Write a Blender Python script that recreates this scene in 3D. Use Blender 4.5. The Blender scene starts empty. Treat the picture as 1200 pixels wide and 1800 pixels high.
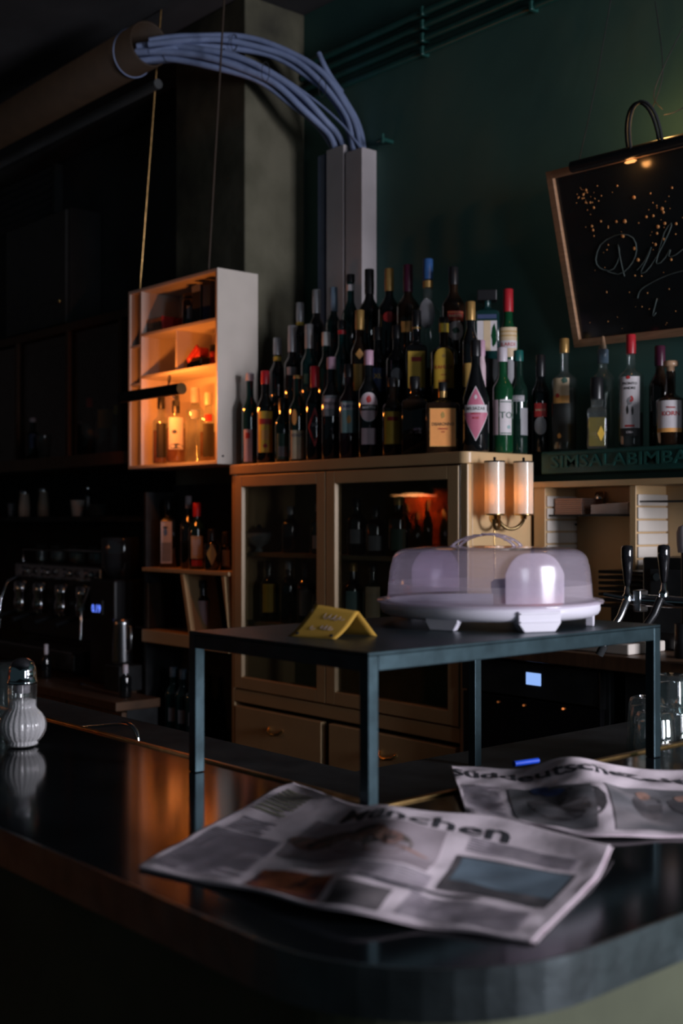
import bpy, bmesh, math, random
from mathutils import Vector, Matrix
random.seed(7)
S = bpy.context.scene
COL = S.collection
# ------------------------------------------------------------ camera
F = 2120.0            # focal length in pixels of the 1200 x 1800 frame
CZ = 1.46             # eye height
YAW = math.atan2(0.7544, 0.6566)
PITCH = math.atan2(16.0, F)
cam_d = bpy.data.cameras.new('camera'); cam = bpy.data.objects.new('camera', cam_d); COL.objects.link(cam)
cam.location = (0, 0, CZ)
cam.rotation_euler = (math.pi/2 + PITCH, 0, YAW)
cam_d.sensor_fit = 'VERTICAL'; cam_d.sensor_height = 36; cam_d.sensor_width = 24
cam_d.lens = F/1800*36
cam_d.clip_start = .02
cam_d.dof.use_dof = True; cam_d.dof.focus_distance = 2.45; cam_d.dof.aperture_fstop = 4.0
S.camera = cam
# ------------------------------------------------------------ world, light, exposure
S.view_settings.view_transform = 'Standard'
try: S.view_settings.look = 'None'
except Exception: pass
S.view_settings.gamma = 1; S.view_settings.use_curve_mapping = False
S.view_settings.exposure = 0.0
W = bpy.data.worlds.new('world'); S.world = W; W.use_nodes = True
W.node_tree.nodes['Background'].inputs[0].default_value = (.34, .60, .72, 1)
W.node_tree.nodes['Background'].inputs[1].default_value = .034

def light(name, kind, loc, power, color, size=None, target=None, **kw):
    l = bpy.data.lights.new(name, kind); l.energy = power; l.color = color
    o = bpy.data.objects.new(name, l); COL.objects.link(o); o.location = loc
    if kind == 'AREA':
        l.shape = 'RECTANGLE'; l.size, l.size_y = size
    elif size is not None: l.shadow_soft_size = size
    if target is not None:
        o.rotation_euler = (Vector(target)-Vector(loc)).to_track_quat('-Z', 'Y').to_euler()
    for k, v in kw.items(): setattr(l, k, v)
    return o
light('street_window_light', 'AREA', (2.55, 2.55, 1.80), 80, (.92, .91, 1.0), (1.0, 1.3), (-2.2, 2.3, 1.1), spread=math.radians(115))
light('side_window_light', 'AREA', (2.65, .70, 1.85), 14, (.80, .88, 1.0), (.45, 1.2), (-3.5, 2.4, 1.2))
WARM = (1.0, .27, .045)

# ------------------------------------------------------------ pixel -> point in the room
def ray(px, py):
    a = (px-600)/F; b = -(py-916)/F
    return Vector((a*.6566-.7544, a*.7544+.6566, b))
def at_v(px, py, v):                     # on the plane y = v
    r = ray(px, py); r *= v/r.y; return Vector((r.x, r.y, CZ+r.z))
def at_u(px, py, u):                     # on the plane x = u
    r = ray(px, py); r *= u/r.x; return Vector((r.x, r.y, CZ+r.z))
def at_z(px, py, z):
    r = ray(px, py); r *= (z-CZ)/r.z; return Vector((r.x, r.y, z))
def at_d(px, py, d):
    r = ray(px, py)*d; return Vector((r.x, r.y, CZ+r.z))

# ------------------------------------------------------------ materials
def nt(name):
    m = bpy.data.materials.new(name); m.use_nodes = True
    n = m.node_tree; b = n.nodes['Principled BSDF']; return m, n, b
def mat(name, col, rough=.5, metal=0, var=.12, scale=14, bump=0, emit=None, coat=0, spec=None, stretch=None):
    m, n, b = nt(name)
    N = n.nodes; L = n.links
    tc = N.new('ShaderNodeTexCoord'); mp = N.new('ShaderNodeMapping')
    if stretch: mp.inputs['Scale'].default_value = stretch
    no = N.new('ShaderNodeTexNoise'); no.inputs['Scale'].default_value = scale; no.inputs['Detail'].default_value = 5
    L.new(tc.outputs['Object'], mp.inputs[0]); L.new(mp.outputs[0], no.inputs['Vector'])
    cr = N.new('ShaderNodeValToRGB')
    cr.color_ramp.elements[0].position = .3; cr.color_ramp.elements[1].position = .7
    cr.color_ramp.elements[0].color = (*[c*(1-var) for c in col], 1)
    cr.color_ramp.elements[1].color = (*[min(1, c*(1+var)) for c in col], 1)
    L.new(no.outputs['Fac'], cr.inputs[0]); L.new(cr.outputs[0], b.inputs['Base Color'])
    b.inputs['Roughness'].default_value = rough; b.inputs['Metallic'].default_value = metal
    if coat: b.inputs['Coat Weight'].default_value = coat; b.inputs['Coat Roughness'].default_value = .04
    if spec is not None: b.inputs['Specular IOR Level'].default_value = spec
    if bump:
        bp = N.new('ShaderNodeBump'); bp.inputs['Strength'].default_value = bump; bp.inputs['Distance'].default_value = .01
        L.new(no.outputs['Fac'], bp.inputs['Height']); L.new(bp.outputs[0], b.inputs['Normal'])
    if emit:
        b.inputs['Emission Color'].default_value = (*emit[0], 1); b.inputs['Emission Strength'].default_value = emit[1]
    return m
def thin(name, tint, refl=1.0, rough=.02, ior=1.5, body=0.0, bodycol=(.8, .8, .8), trans=0.0):
    """thin glass or plastic: transparent film, fresnel gloss and (for cloudy plastic) a scattering share"""
    m = bpy.data.materials.new(name); m.use_nodes = True; n = m.node_tree; N = n.nodes; L = n.links
    N.clear(); out = N.new('ShaderNodeOutputMaterial')
    t = N.new('ShaderNodeBsdfTransparent'); t.inputs[0].default_value = (*tint, 1)
    g = N.new('ShaderNodeBsdfGlossy'); g.inputs['Roughness'].default_value = rough; g.inputs[0].default_value = (refl, refl, refl, 1)
    fr = N.new('ShaderNodeFresnel')
    ge = N.new('ShaderNodeNewGeometry'); mr = N.new('ShaderNodeMapRange'); mr.inputs[3].default_value = ior; mr.inputs[4].default_value = 1/ior
    L.new(ge.outputs['Backfacing'], mr.inputs[0]); L.new(mr.outputs[0], fr.inputs[0])
    last = t.outputs[0]
    if body:
        d = N.new('ShaderNodeBsdfDiffuse'); d.inputs[0].default_value = (*bodycol, 1)
        tr = N.new('ShaderNodeBsdfTranslucent'); tr.inputs[0].default_value = (*bodycol, 1)
        mm = N.new('ShaderNodeMixShader'); mm.inputs[0].default_value = trans
        L.new(d.outputs[0], mm.inputs[1]); L.new(tr.outputs[0], mm.inputs[2])
        m2 = N.new('ShaderNodeMixShader')
        no = N.new('ShaderNodeTexNoise'); no.inputs['Scale'].default_value = 9
        ma = N.new('ShaderNodeMapRange'); ma.inputs[3].default_value = body*.9; ma.inputs[4].default_value = min(1, body*1.1)
        L.new(no.outputs['Fac'], ma.inputs[0]); L.new(ma.outputs[0], m2.inputs[0])
        L.new(t.outputs[0], m2.inputs[1]); L.new(mm.outputs[0], m2.inputs[2]); last = m2.outputs[0]
    mx = N.new('ShaderNodeMixShader'); L.new(fr.outputs[0], mx.inputs[0]); L.new(last, mx.inputs[1]); L.new(g.outputs[0], mx.inputs[2])
    L.new(mx.outputs[0], out.inputs[0]); return m
def stripes(name, a, b_, scale, axis='Z', rough=.6, dist=2.0):
    m, n, b = nt(name); N = n.nodes; L = n.links
    tc = N.new('ShaderNodeTexCoord'); w = N.new('ShaderNodeTexWave'); w.bands_direction = axis
    w.inputs['Scale'].default_value = scale; w.inputs['Distortion'].default_value = dist; w.inputs['Detail'].default_value = 3
    cr = N.new('ShaderNodeValToRGB'); cr.color_ramp.elements[0].color = (*a, 1); cr.color_ramp.elements[1].color = (*b_, 1)
    L.new(tc.outputs['Object'], w.inputs['Vector']); L.new(w.outputs['Fac'], cr.inputs[0]); L.new(cr.outputs[0], b.inputs['Base Color'])
    b.inputs['Roughness'].default_value = rough; return m
def blotch(name, cols, scale, rough=.6, detail=4, bump=0):
    m, n, b = nt(name); N = n.nodes; L = n.links
    tc = N.new('ShaderNodeTexCoord'); no = N.new('ShaderNodeTexNoise'); no.inputs['Scale'].default_value = scale; no.inputs['Detail'].default_value = detail
    cr = N.new('ShaderNodeValToRGB'); e = cr.color_ramp.elements
    k = len(cols)
    for i, c in enumerate(cols):
        p = .3+.4*i/(k-1)
        if i == 0: e[0].position = p; e[0].color = (*c, 1)
        elif i == k-1: e[-1].position = p; e[-1].color = (*c, 1)
        else:
            x = e.new(p); x.color = (*c, 1)
    L.new(tc.outputs['Object'], no.inputs['Vector']); L.new(no.outputs['Fac'], cr.inputs[0]); L.new(cr.outputs[0], b.inputs['Base Color'])
    b.inputs['Roughness'].default_value = rough
    if bump:
        bp = N.new('ShaderNodeBump'); bp.inputs['Strength'].default_value = bump; bp.inputs['Distance'].default_value = .01
        L.new(no.outputs['Fac'], bp.inputs['Height']); L.new(bp.outputs[0], b.inputs['Normal'])
    return m
def lamp_mat(name, col, strength):
    m = bpy.data.materials.new(name); m.use_nodes = True; N = m.node_tree.nodes; N.clear()
    e = N.new('ShaderNodeEmission'); e.inputs[0].default_value = (*col, 1); e.inputs[1].default_value = strength
    o = N.new('ShaderNodeOutputMaterial'); m.node_tree.links.new(e.outputs[0], o.inputs[0]); return m
M = dict(
 wall_green=blotch('painted_green_plaster', [(.035, .105, .095), (.05, .135, .115), (.075, .15, .12)], 2.2, .75, 6, .35),
 wall_dark=mat('dark_plaster', (.06, .065, .068), .8, var=.3, scale=3),
 wall_warm=mat('dark_brown_wall_paint', (.03, .02, .017), .8, var=.2, scale=2),
 ceiling=mat('dark_ceiling_paint', (.045, .045, .05), .85, var=.3, scale=3, bump=.2),
 floor=mat('dark_floorboards', (.06, .045, .035), .5, var=.3, scale=5, stretch=(1, 12, 1)),
 concrete=blotch('raw_concrete', [(.03, .029, .02), (.09, .086, .056), (.16, .15, .105)], 3.2, .85, 7, .5),
 green_gloss=mat('green_gloss_paint', (.015, .075, .065), .35, var=.15),
 counter=mat('black_lacquered_counter', (.008, .010, .012), .10, var=.3, scale=6, spec=.24),
 zinc=mat('aged_zinc_rim', (.22, .26, .28), .32, 1, .25, 22, bump=.15),
 brass_edge=mat('worn_brass_strip', (.50, .30, .12), .3, 1, .3, 40),
 panel_green=mat('grey_green_counter_panel', (.085, .095, .055), .7, var=.25, scale=6),
 steel=mat('blued_raw_steel', (.04, .066, .078), .38, .85, .25, 30, bump=.05),
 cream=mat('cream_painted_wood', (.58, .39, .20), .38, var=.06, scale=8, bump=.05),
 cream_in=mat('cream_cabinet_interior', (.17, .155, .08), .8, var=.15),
 white=mat('off_white_painted_wood', (.62, .56, .50), .55, var=.05, scale=9),
 trunk=mat('grey_white_plastic_trunking', (.52, .48, .50), .45, var=.05),
 cable=mat('pale_blue_grey_cable', (.21, .27, .45), .5, var=.12, scale=20),
 black=mat('black_metal', (.015, .016, .018), .35, .3, var=.2),
 matte=mat('black_matte', (.028, .030, .032), .75, var=.3, spec=.12),
 brass=mat('polished_brass', (.75, .50, .2), .22, 1, .1),
 chrome=mat('chrome', (.75, .76, .8), .08, 1, .03),
 chrome_s=mat('satin_chrome', (.5, .52, .55), .25, 1, .05),
 wood=mat('pale_pine_frame', (.36, .20, .11), .5, var=.2, scale=10, stretch=(1, 1, 12), bump=.1),
 brown=mat('brown_wood_veneer', (.10, .05, .025), .45, var=.3, scale=8, stretch=(8, 1, 1)),
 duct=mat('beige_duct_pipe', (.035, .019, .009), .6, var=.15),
 glass=thin('clear_glass', (.84, .89, .88), ior=1.7, body=.04, bodycol=(.7, .75, .75)),
 pane=thin('cabinet_pane', (.95, .95, .92), refl=1.0, rough=.004),
 tumbler=thin('tumbler_glass', (.82, .87, .87), refl=1.0, rough=.03, ior=1.9, body=.02, bodycol=(.8, .85, .85)),
 dome=thin('cloudy_lilac_plastic', (.92, .90, .96), refl=.9, rough=.1, body=.33, bodycol=(.86, .74, .86), trans=.5),
 dome_band=thin('cloudy_lilac_plastic_thick', (.92, .90, .96), refl=.9, rough=.15, body=.50, bodycol=(.92, .80, .90), trans=.5),
 tray=mat('white_plastic', (.74, .71, .80), .35, var=.03),
 paper=mat('newsprint', (.80, .68, .74), .9, var=.06, scale=30, bump=.15),
 ink=mat('black_ink', (.035, .035, .045), .8, var=.1),
 greyink=mat('grey_ink', (.33, .29, .34), .9, var=.25, scale=60),
 oliveink=mat('olive_ink', (.30, .29, .20), .9, var=.2),
 card=mat('yellow_card', (.62, .35, .05), .75, var=.06),
 board=mat('chalkboard_black', (.012, .014, .015), .22, var=.3, scale=5),
 chalk=mat('faded_chalk', (.075, .10, .095), .9, var=.3, scale=40),
 droplet=mat('orange_painted_glint', (.80, .36, .12), .3, var=.2),  # orange of the lamp's reflection put into the colour
 sugar=mat('sugar', (.95, .90, .92), .9, var=.05, scale=300, bump=.3),
 display=lamp_mat('blue_white_display', (.30, .50, 1.0), .95),
 display2=lamp_mat('blue_digits', (.12, .22, 1.0), 1.3),
 bulb=lamp_mat('warm_filament_glow', (1.0, .32, .07), 4.0),
 lampglow=lamp_mat('warm_pendant_glow', (1.0, .42, .14), 26.0),
 shade_glass=thin('frosted_tube_glass', (1, .9, .75), refl=.7, rough=.1, body=.93, bodycol=(.97, .90, .76), trans=.42),
)
def glassm(k, col, tint, body=.9):
    M[k] = mat(k+'_glass', col, .05, var=.1, spec=.6, coat=.6)
for k, c in dict(darkgreen=(.006, .020, .014), black_g=(.006, .007, .008), brown_g=(.018, .009, .005), emerald=(.006, .055, .020), teal_g=(.006, .03, .03), wine=(.02, .006, .01)).items():
    glassm(k, c, c)
for k, c in dict(amber_l=(.30, .10, .015), yellow_l=(.55, .40, .04), red_l=(.25, .03, .02), clear_l=(.12, .13, .12), orange_l=(.55, .22, .06)).items():
    M[k] = thin(k+'_liquid', tuple(min(1, x*1.4+.1) for x in c), refl=.5, body=.55, bodycol=c, trans=.5)
for k, c in dict(l_white=(.60, .56, .58), l_pink=(.52, .14, .22), l_pinkpale=(.55, .40, .44), l_cream=(.60, .46, .30), l_yellow=(.72, .44, .05), l_orange=(.75, .36, .10), l_teal=(.24, .38, .38), l_green=(.05, .12, .09), l_red=(.45, .03, .03), l_navy=(.03, .05, .13), l_grey=(.25, .25, .27), l_black=(.02, .02, .02), l_gold=(.45, .27, .07), l_blue=(.10, .22, .50), l_peach=(.90, .36, .10)).items():
    M[k] = mat('paper_'+k[2:], c, .55, var=.05, scale=40)
for k, c in dict(c_red=(.42, .02, .03), c_gold=(.50, .30, .10), c_silver=(.42, .43, .46), c_white=(.55, .50, .55), c_blue=(.03, .09, .25), c_black=(.012, .012, .014), c_maroon=(.06, .012, .03), c_yellow=(.60, .42, .05), c_teal=(.01, .10, .09), c_slate=(.14, .20, .27), c_cork=(.42, .26, .16), c_pink=(.50, .30, .40), c_lid=(.5, .5, .48)).items():
    M[k] = mat('cap_'+k[2:], c, .32, .5 if k in ('c_gold', 'c_silver') else 0, .08)

# ------------------------------------------------------------ mesh helper
class MB:
    def __init__(s): s.v = []; s.f = []; s.sm = []
    def add(s, vs, fs, smooth=False):
        o = len(s.v); s.v += [Vector(v) for v in vs]
        for f in fs: s.f.append([i+o for i in f]); s.sm.append(smooth)
        return s
    def box(s, x0, x1, y0, y1, z0, z1):
        x0, x1 = min(x0, x1), max(x0, x1); y0, y1 = min(y0, y1), max(y0, y1); z0, z1 = min(z0, z1), max(z0, z1)
        return s.add([(x0, y0, z0), (x1, y0, z0), (x1, y1, z0), (x0, y1, z0), (x0, y0, z1), (x1, y0, z1), (x1, y1, z1), (x0, y1, z1)],
              [(0, 3, 2, 1), (4, 5, 6, 7), (0, 1, 5, 4), (1, 2, 6, 5), (2, 3, 7, 6), (3, 0, 4, 7)])
    def obox(s, c, ax, ay, az):          # box from centre and half axes
        c = Vector(c); ax, ay, az = Vector(ax), Vector(ay), Vector(az)
        vs = [c+i*ax+j*ay+k*az for k in (-1, 1) for i, j in ((-1, -1), (1, -1), (1, 1), (-1, 1))]
        return s.add(vs, [(0, 3, 2, 1), (4, 5, 6, 7), (0, 1, 5, 4), (1, 2, 6, 5), (2, 3, 7, 6), (3, 0, 4, 7)])
    def lathe(s, prof, c=(0, 0, 0), n=28, flute=None, sx=1, sy=1):
        c = Vector(c); vs = []; fs = []
        for r, z in prof:
            for i in range(n):
                a = 2*math.pi*i/n; rr = r
                if flute and r > 1e-5: rr = r*(1+flute[1]*math.cos(flute[0]*a))
                vs.append(c+Vector((rr*math.cos(a)*sx, rr*math.sin(a)*sy, z)))
        for k in range(len(prof)-1):
            for i in range(n):
                j = (i+1) % n; fs.append((k*n+i, k*n+j, (k+1)*n+j, (k+1)*n+i))
        return s.add(vs, fs, True)
    def tube(s, pts, r, n=10, caps=True, closed=False):
        pts = [Vector(p) for p in pts]; m = len(pts); vs = []; fs = []
        up = None
        for i, p in enumerate(pts):
            t = (pts[min(i+1, m-1)]-pts[max(i-1, 0)]).normalized()
            if up is None: up = t.orthogonal().normalized()
            up = (up-t*up.dot(t)).normalized(); b = t.cross(up)
            rr = r[i] if isinstance(r, (list, tuple)) else r
            for k in range(n):
                a = 2*math.pi*k/n; vs.append(p+up*rr*math.cos(a)+b*rr*math.sin(a))
        for i in range(m-1):
            for k in range(n):
                j = (k+1) % n; fs.append((i*n+k, i*n+j, (i+1)*n+j, (i+1)*n+k))
        s.add(vs, fs, True)
        if caps: s.add(vs[:n], [tuple(range(n))[::-1]]); s.add(vs[-n:], [tuple(range(n))])
        return s
    def prism(s, poly, z0, z1, cap=True):
        n = len(poly); vs = [(x, y, z0) for x, y in poly]+[(x, y, z1) for x, y in poly]
        fs = [(i, (i+1) % n, n+(i+1) % n, n+i) for i in range(n)]
        if cap: fs += [tuple(range(n))[::-1], tuple(range(n, 2*n))]
        return s.add(vs, fs)
    def grid(s, fn, nu, nv, smooth=True):
        vs = [fn(i/nu, j/nv) for j in range(nv+1) for i in range(nu+1)]; w = nu+1
        return s.add(vs, [(j*w+i, j*w+i+1, (j+1)*w+i+1, (j+1)*w+i) for j in range(nv) for i in range(nu)], smooth)
    def shift(s, fn):
        s.v = [Vector(fn(v)) for v in s.v]; return s
def wloc(o):
    l = Vector((0, 0, 0))
    while o: l += o.location; o = o.parent
    return l
def obj(name, mb, m, parent=None, local=False, bevel=0, label=None):
    me = bpy.data.meshes.new(name); off = Vector((0, 0, 0)) if (local or parent is None) else wloc(parent)
    me.from_pydata([v-off for v in mb.v], [], mb.f); me.validate()
    if len(me.polygons) == len(mb.sm): me.polygons.foreach_set('use_smooth', mb.sm)
    me.materials.append(M[m] if isinstance(m, str) else m); me.update()
    o = bpy.data.objects.new(name, me); COL.objects.link(o); o.parent = parent
    if bevel:
        b = o.modifiers.new('bevel', 'BEVEL'); b.width = bevel; b.segments = 2; b.limit_method = 'ANGLE'
    if label: o['label'] = label
    return o
def thing(name, label, cat, loc=(0, 0, 0), rz=0, group=None):
    o = bpy.data.objects.new(name, None); COL.objects.link(o); o.location = loc; o.rotation_euler = (0, 0, rz)
    o.empty_display_size = .05
    o['label'] = label; o['category'] = cat
    if group: o['group'] = group
    return o
def tag(o, label, cat, group=None, kind=None):
    o['label'] = label; o['category'] = cat
    if group: o['group'] = group
    if kind: o['kind'] = kind
    return o
def struct(name, mb, m, parent=None, bevel=0):
    o = obj(name, mb, m, parent, bevel=bevel)
    if parent is None: o['kind'] = 'structure'
    return o
_tc = {}
def text_geo(s, size, extrude=0, bold=0.0):
    key = (s, size, extrude, bold)
    if key in _tc: return _tc[key]
    c = bpy.data.curves.new('t', 'FONT'); c.body = s; c.size = size; c.extrude = extrude; c.align_x = 'CENTER'; c.align_y = 'CENTER'
    c.resolution_u = 2; c.offset = bold
    o = bpy.data.objects.new('t', c); COL.objects.link(o)
    dg = bpy.context.evaluated_depsgraph_get(); me = bpy.data.meshes.new_from_object(o.evaluated_get(dg))
    r = ([v.co.copy() for v in me.vertices], [tuple(p.vertices) for p in me.polygons])
    bpy.data.objects.remove(o); bpy.data.curves.remove(c); bpy.data.meshes.remove(me)
    _tc[key] = r; return r
def text_mb(s, size, fn, extrude=0, bold=0.0, sx=1.0):
    vs, fs = text_geo(s, size, extrude, bold); mb = MB()
    return mb.add([fn(v.x*sx, v.y, v.z) for v in vs], fs)
def face_cam(x, y, extra=0): return math.atan2(-x, y)+extra

# ============================================================ THE SETTING
CT = 1.10                                  # bar counter height
VW = 3.10                                  # back wall
struct('floor', MB().box(-8, 3, -4, 3.3, -.05, 0), 'floor')
struct('ceiling', MB().box(-8, 3, -4, 3.3, 3.52, 3.6), 'ceiling')
struct('wall_back', MB().box(-3.80, 3, VW, VW+.15, 0, 3.52), 'wall_green')
struct('wall_back_left', MB().box(-8, -3.80, VW, VW+.15, 0, 3.52), 'wall_dark')
struct('wall_left', MB().box(-7.7, -7.55, -4, VW, 0, 3.52), 'wall_warm')
# pillar, only its right-hand side sees the daylight
struct('wall_pillar', MB().box(-4.28, -3.79, 2.80, VW, 1.2, 3.52), 'concrete', bevel=.006)
# ceiling beam running over the pillar
struct('trim_1', MB().box(-8, -3.9, 2.9, 3.05, 3.36, 3.52), 'wall_dark')

# ============================================================ BAR COUNTER (L shaped, rounded outer corner)
AV0, AV1 = .626, 1.036
BU0, BU1 = -1.114, -.630
def outline(o=0.0):
    r = .20-o; cx, cy = BU1-.20, AV0+.20; pts = [(-6.6, AV0+o)]
    for i in range(13):
        a = -math.pi/2+math.pi/2*i/12; pts.append((cx+r*math.cos(a), cy+r*math.sin(a)))
    pts += [(BU1-o, 2.30), (BU0+o, 2.30), (BU0+o, AV1-o), (-6.6, AV1-o)]
    return pts
ctr = thing('bar_counter', 'long black lacquered bar counter with rounded zinc-rimmed corner in the foreground', 'bar counter', (-.9, .85, 0))
obj('counter_top', MB().prism(outline(.004), CT-.040, CT), 'counter', ctr)
def band(o, r_out, z0, z1):
    a = outline(o); b = outline(o-r_out); mb = MB(); n = 16
    for i in range(n-1):
        p, q, p2, q2 = a[i], a[i+1], b[i], b[i+1]
        mb.add([(*p, z0), (*q, z0), (*q, z1), (*p, z1), (*p2, z0), (*q2, z0), (*q2, z1), (*p2, z1)],
               [(0, 1, 2, 3), (4, 7, 6, 5), (3, 2, 6, 7), (0, 4, 5, 1)])
    return mb
rim = band(.003, .004, CT-.042, CT+.0012); obj('zinc_rim', rim, 'zinc', ctr, bevel=.0016)
pn = outline(.05); obj('base_panel', MB().prism(pn, .12, CT-.040), 'panel_green', ctr)
obj('plinth', MB().prism(outline(.10), 0, .12), 'matte', ctr)
# brass strip along the inner edges
obj('edge_strip', MB().box(-6.6, BU0+.006, AV1-.004, AV1+.004, CT-.02, CT+.0035).box(BU0-.004, BU0+.006, AV1, 2.30, CT-.02, CT+.0035), 'brass_edge', ctr, bevel=.0015)
# lower work surface inside the bar
wk = thing('under_counter_worktop', 'dark lower worktop on the bartender side of the counter', 'worktop', (-1.4, 1.4, 0))
obj('worktop_slab', MB().box(-3.6, BU0-.008, AV1+.006, 1.38, CT-.095, CT-.07).box(-1.55, BU0-.008, 1.38, 2.30, CT-.095, CT-.07), 'matte', wk)
obj('support_panel', MB().box(-3.6, BU0-.008, AV1+.006, 1.08, 0, CT-.095).box(-1.55, -1.50, 1.05, 2.30, 0, CT-.095), 'matte', wk)

# ============================================================ STEEL RACK
RT = CZ-.158
U0, U1, V0, V1 = -1.455, -1.071, .975, 1.578
rk = thing('steel_rack', 'low blued-steel frame table straddling the inner corner of the bar', 'rack', ((U0+U1)/2, (V0+V1)/2, CT))
obj('top_plate', MB().box(U0, U1, V0, V1, RT-.004, RT), 'steel', rk, bevel=.001)
t = .0165
for x, y, zb in ((U0, V0, CT), (U1-t, V0, CT), (U1-t, V1-t, CT), (U0, V1-t, CT-.07)):
    obj('leg', MB().box(x, x+t, y, y+t, zb+.0005, RT-.004), 'steel', rk, bevel=.0012)
for b in ((U0+t, U1-t, V0, V0+t), (U0+t, U1-t, V1-t, V1), (U0, U0+t, V0+t, V1-t), (U1-t, U1, V0+t, V1-t)):
    obj('rail', MB().box(*b, RT-.0235, RT-.004), 'steel', rk, bevel=.0012)

# ============================================================ CAKE CARRIER
DC = Vector((-1.262, 1.402, RT))
cc = thing('cake_carrier', 'round white cake tray under a cloudy lilac plastic dome on the steel rack', 'cake carrier', DC, YAW)
RR = .160
tp = [(.0, .018), (.135, .018), (.140, .014), (RR*.99, .014), (RR+.006, .018), (RR+.009, .024), (RR+.0085, .033), (RR+.004, .036), (RR-.006, .036), (RR-.008, .026), (.13, .0225), (0, .0225)]
tray = obj('tray', MB().lathe(tp, n=72), 'tray', cc, True)
# feet and clips (front is local -Y because the carrier is turned to face the room)
for a in (-72, -122, -22, 60, 130):
    ca, sa = math.cos(math.radians(a)), math.sin(math.radians(a)); rad = Vector((ca, sa, 0)); tg = Vector((-sa, ca, 0))
    w = .034 if a in (-72,) else .027
    c = rad*(RR-.004); mb = MB()
    q = [(w, .030), (-w, .030), (-w*.98, .012), (-w*.72, .0), (w*.72, .0), (w*.98, .012)]
    if a == -22: q = [(.007, .03), (-.007, .03), (-.004, 0), (.002, 0)]
    n = len(q); th = .007
    if a == -72: q2 = .014
    else: q2 = .006
    vs = [c+tg*x+rad*q2+Vector((0, 0, z+.0003)) for x, z in q]+[c+tg*x-rad*th+Vector((0, 0, z+.0003)) for x, z in q]
    mb.add(vs, [tuple(range(n)), tuple(range(n, 2*n))[::-1]]+[(i, n+i, n+(i+1) % n, (i+1) % n) for i in range(n)])
    obj('clip' if a == -72 else 'foot', mb, 'tray', cc, True, bevel=.0018)
    if a == -72:
        mb = MB()
        for i in range(2):
            zc = .027-.012*i
            mb.obox(c+rad*(q2+.0012)+Vector((0, 0, zc)), tg*w*.92, rad*.0015, Vector((0, 0, .0009)))
        obj('clip_rib', mb, 'tray', cc, True)
DH = .121
dp = []
R0 = RR-.002
dp += [(RR+.014, .034), (RR+.0145, .0375), (RR+.004, .039), (R0, .041)]
low = list(dp)+[(R0-.0008, .050), (R0-.0015, .063)]
up = [(R0-.0018, .0632), (R0-.0035, .080), (R0-.006, .092)]
for i in range(9):
    a = math.pi/2*i/8; up.append((R0-.007-.026*(1-math.cos(a)), .094+.022*math.sin(a)))
up += [(.110, DH-.0035), (.06, DH-.002), (0, DH-.0015)]
dm = obj('dome', MB().lathe(up, n=80), 'dome', cc, True)
obj('dome_band', MB().lathe(low, n=80), 'dome_band', dm, True)
# arched wing panels moulded in the dome, front and back
def wing(a0):
    mb = MB()
    for off in (.0022, .0040):
        def fn(i, j):
            x = (i-.5)*.094; zt = .040+(.112-.040)*(1-max(0, abs(x)/.047)**3.6*.42); z = .040+(zt-.040)*j
            rr = R0+off-(.0075*max(0, (z-.075)/.037)**2)
            an = math.radians(a0)+x/rr
            return (rr*math.cos(an), rr*math.sin(an), z)
        mb.grid(fn, 22, 10)
    return mb
obj('front_wing', wing(-72), 'dome_band', dm, True); obj('rear_wing', wing(118), 'dome_band', dm, True)
# carrying handle : two pierced straps meeting
hb = MB()
for side in (-1, 1):
    prev = None
    for hole in range(2):
        y0 = (-1 if hole == 0 else 1)*.012
        def fn(i, j, y0=y0, side=side):
            x = side*(.050-.050*i); z = DH-.002+.0185*math.sin(math.pi/2*(i**.75))
            return (x-.005, y0+(j-.5)*(.009), z)
        hb.grid(fn, 14, 1)
    for k in range(5):
        i0 = k/4
        x = side*(.050-.050*i0); z = DH-.002+.0185*math.sin(math.pi/2*(i0**.75))
        hb.obox((x-.005, 0, z), (.0035, 0, 0), (0, .012, 0), (0, 0, .0008))
_ca, _sa = math.cos(math.radians(-24)), math.sin(math.radians(-24))
hb.shift(lambda v: (v.x*_ca-v.y*_sa*1.5, v.x*_sa+v.y*_ca*1.5, v.z))
hd = obj('handle', hb, 'dome_band', cc, True)
sm_ = hd.modifiers.new('t', 'SOLIDIFY'); sm_.thickness = .0022
# remains of cake on the tray
ck = thing('cake_piece', 'piece of pink cake with dark blue topping under the cloudy dome', 'cake', DC+Matrix.Rotation(YAW, 3, 'Z')@Vector((.058, -.012, .0235)), YAW)
obj('sponge', MB().lathe([(0, 0), (.052, 0), (.053, .004), (.053, .022), (0, .022)], n=36), mat('pink_cake', (.75, .18, .14), .8, bump=.4, scale=90), ck, True)
obj('topping', MB().lathe([(.054, .022), (.056, .026), (.056, .040), (.050, .044), (0, .043)], n=36, flute=(9, .03)), mat('blueberry_topping', (.02, .03, .14), .4, bump=.4, scale=120), ck, True)

# ============================================================ YELLOW TENT CARD
A_, B_ = at_z(507, 1118, RT+.0006), at_z(590, 1123, RT+.0006)
C_, D_ = at_d(553, 1062, A_.length and 1.690), at_d(630, 1075, 1.655)
E_ = at_z(662, 1118, RT+.0006); E0 = E_+(A_-B_)
tc_ = thing('tent_card', 'yellow folded price card with handwriting at the left of the steel rack', 'card', (A_+B_)/2)
Fc = Vector((0, 0, 0))
def sheet(a, b, c, d, nu=10, nv=8, curl=0):
    def fn(i, j):
        p = (a*(1-i)+b*i)*(1-j)+(c*(1-i)+d*i)*j
        return p+Vector((0, 0, -.0035*math.sin(math.pi*j)*curl))
    return fn
f1 = sheet(A_, B_, C_, D_, curl=1)
o = obj('front_leaf', MB().grid(f1, 10, 10), 'card', tc_); s_ = o.modifiers.new('s', 'SOLIDIFY'); s_.thickness = .0005
f2 = sheet(E0, E_, C_, D_)
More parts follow.
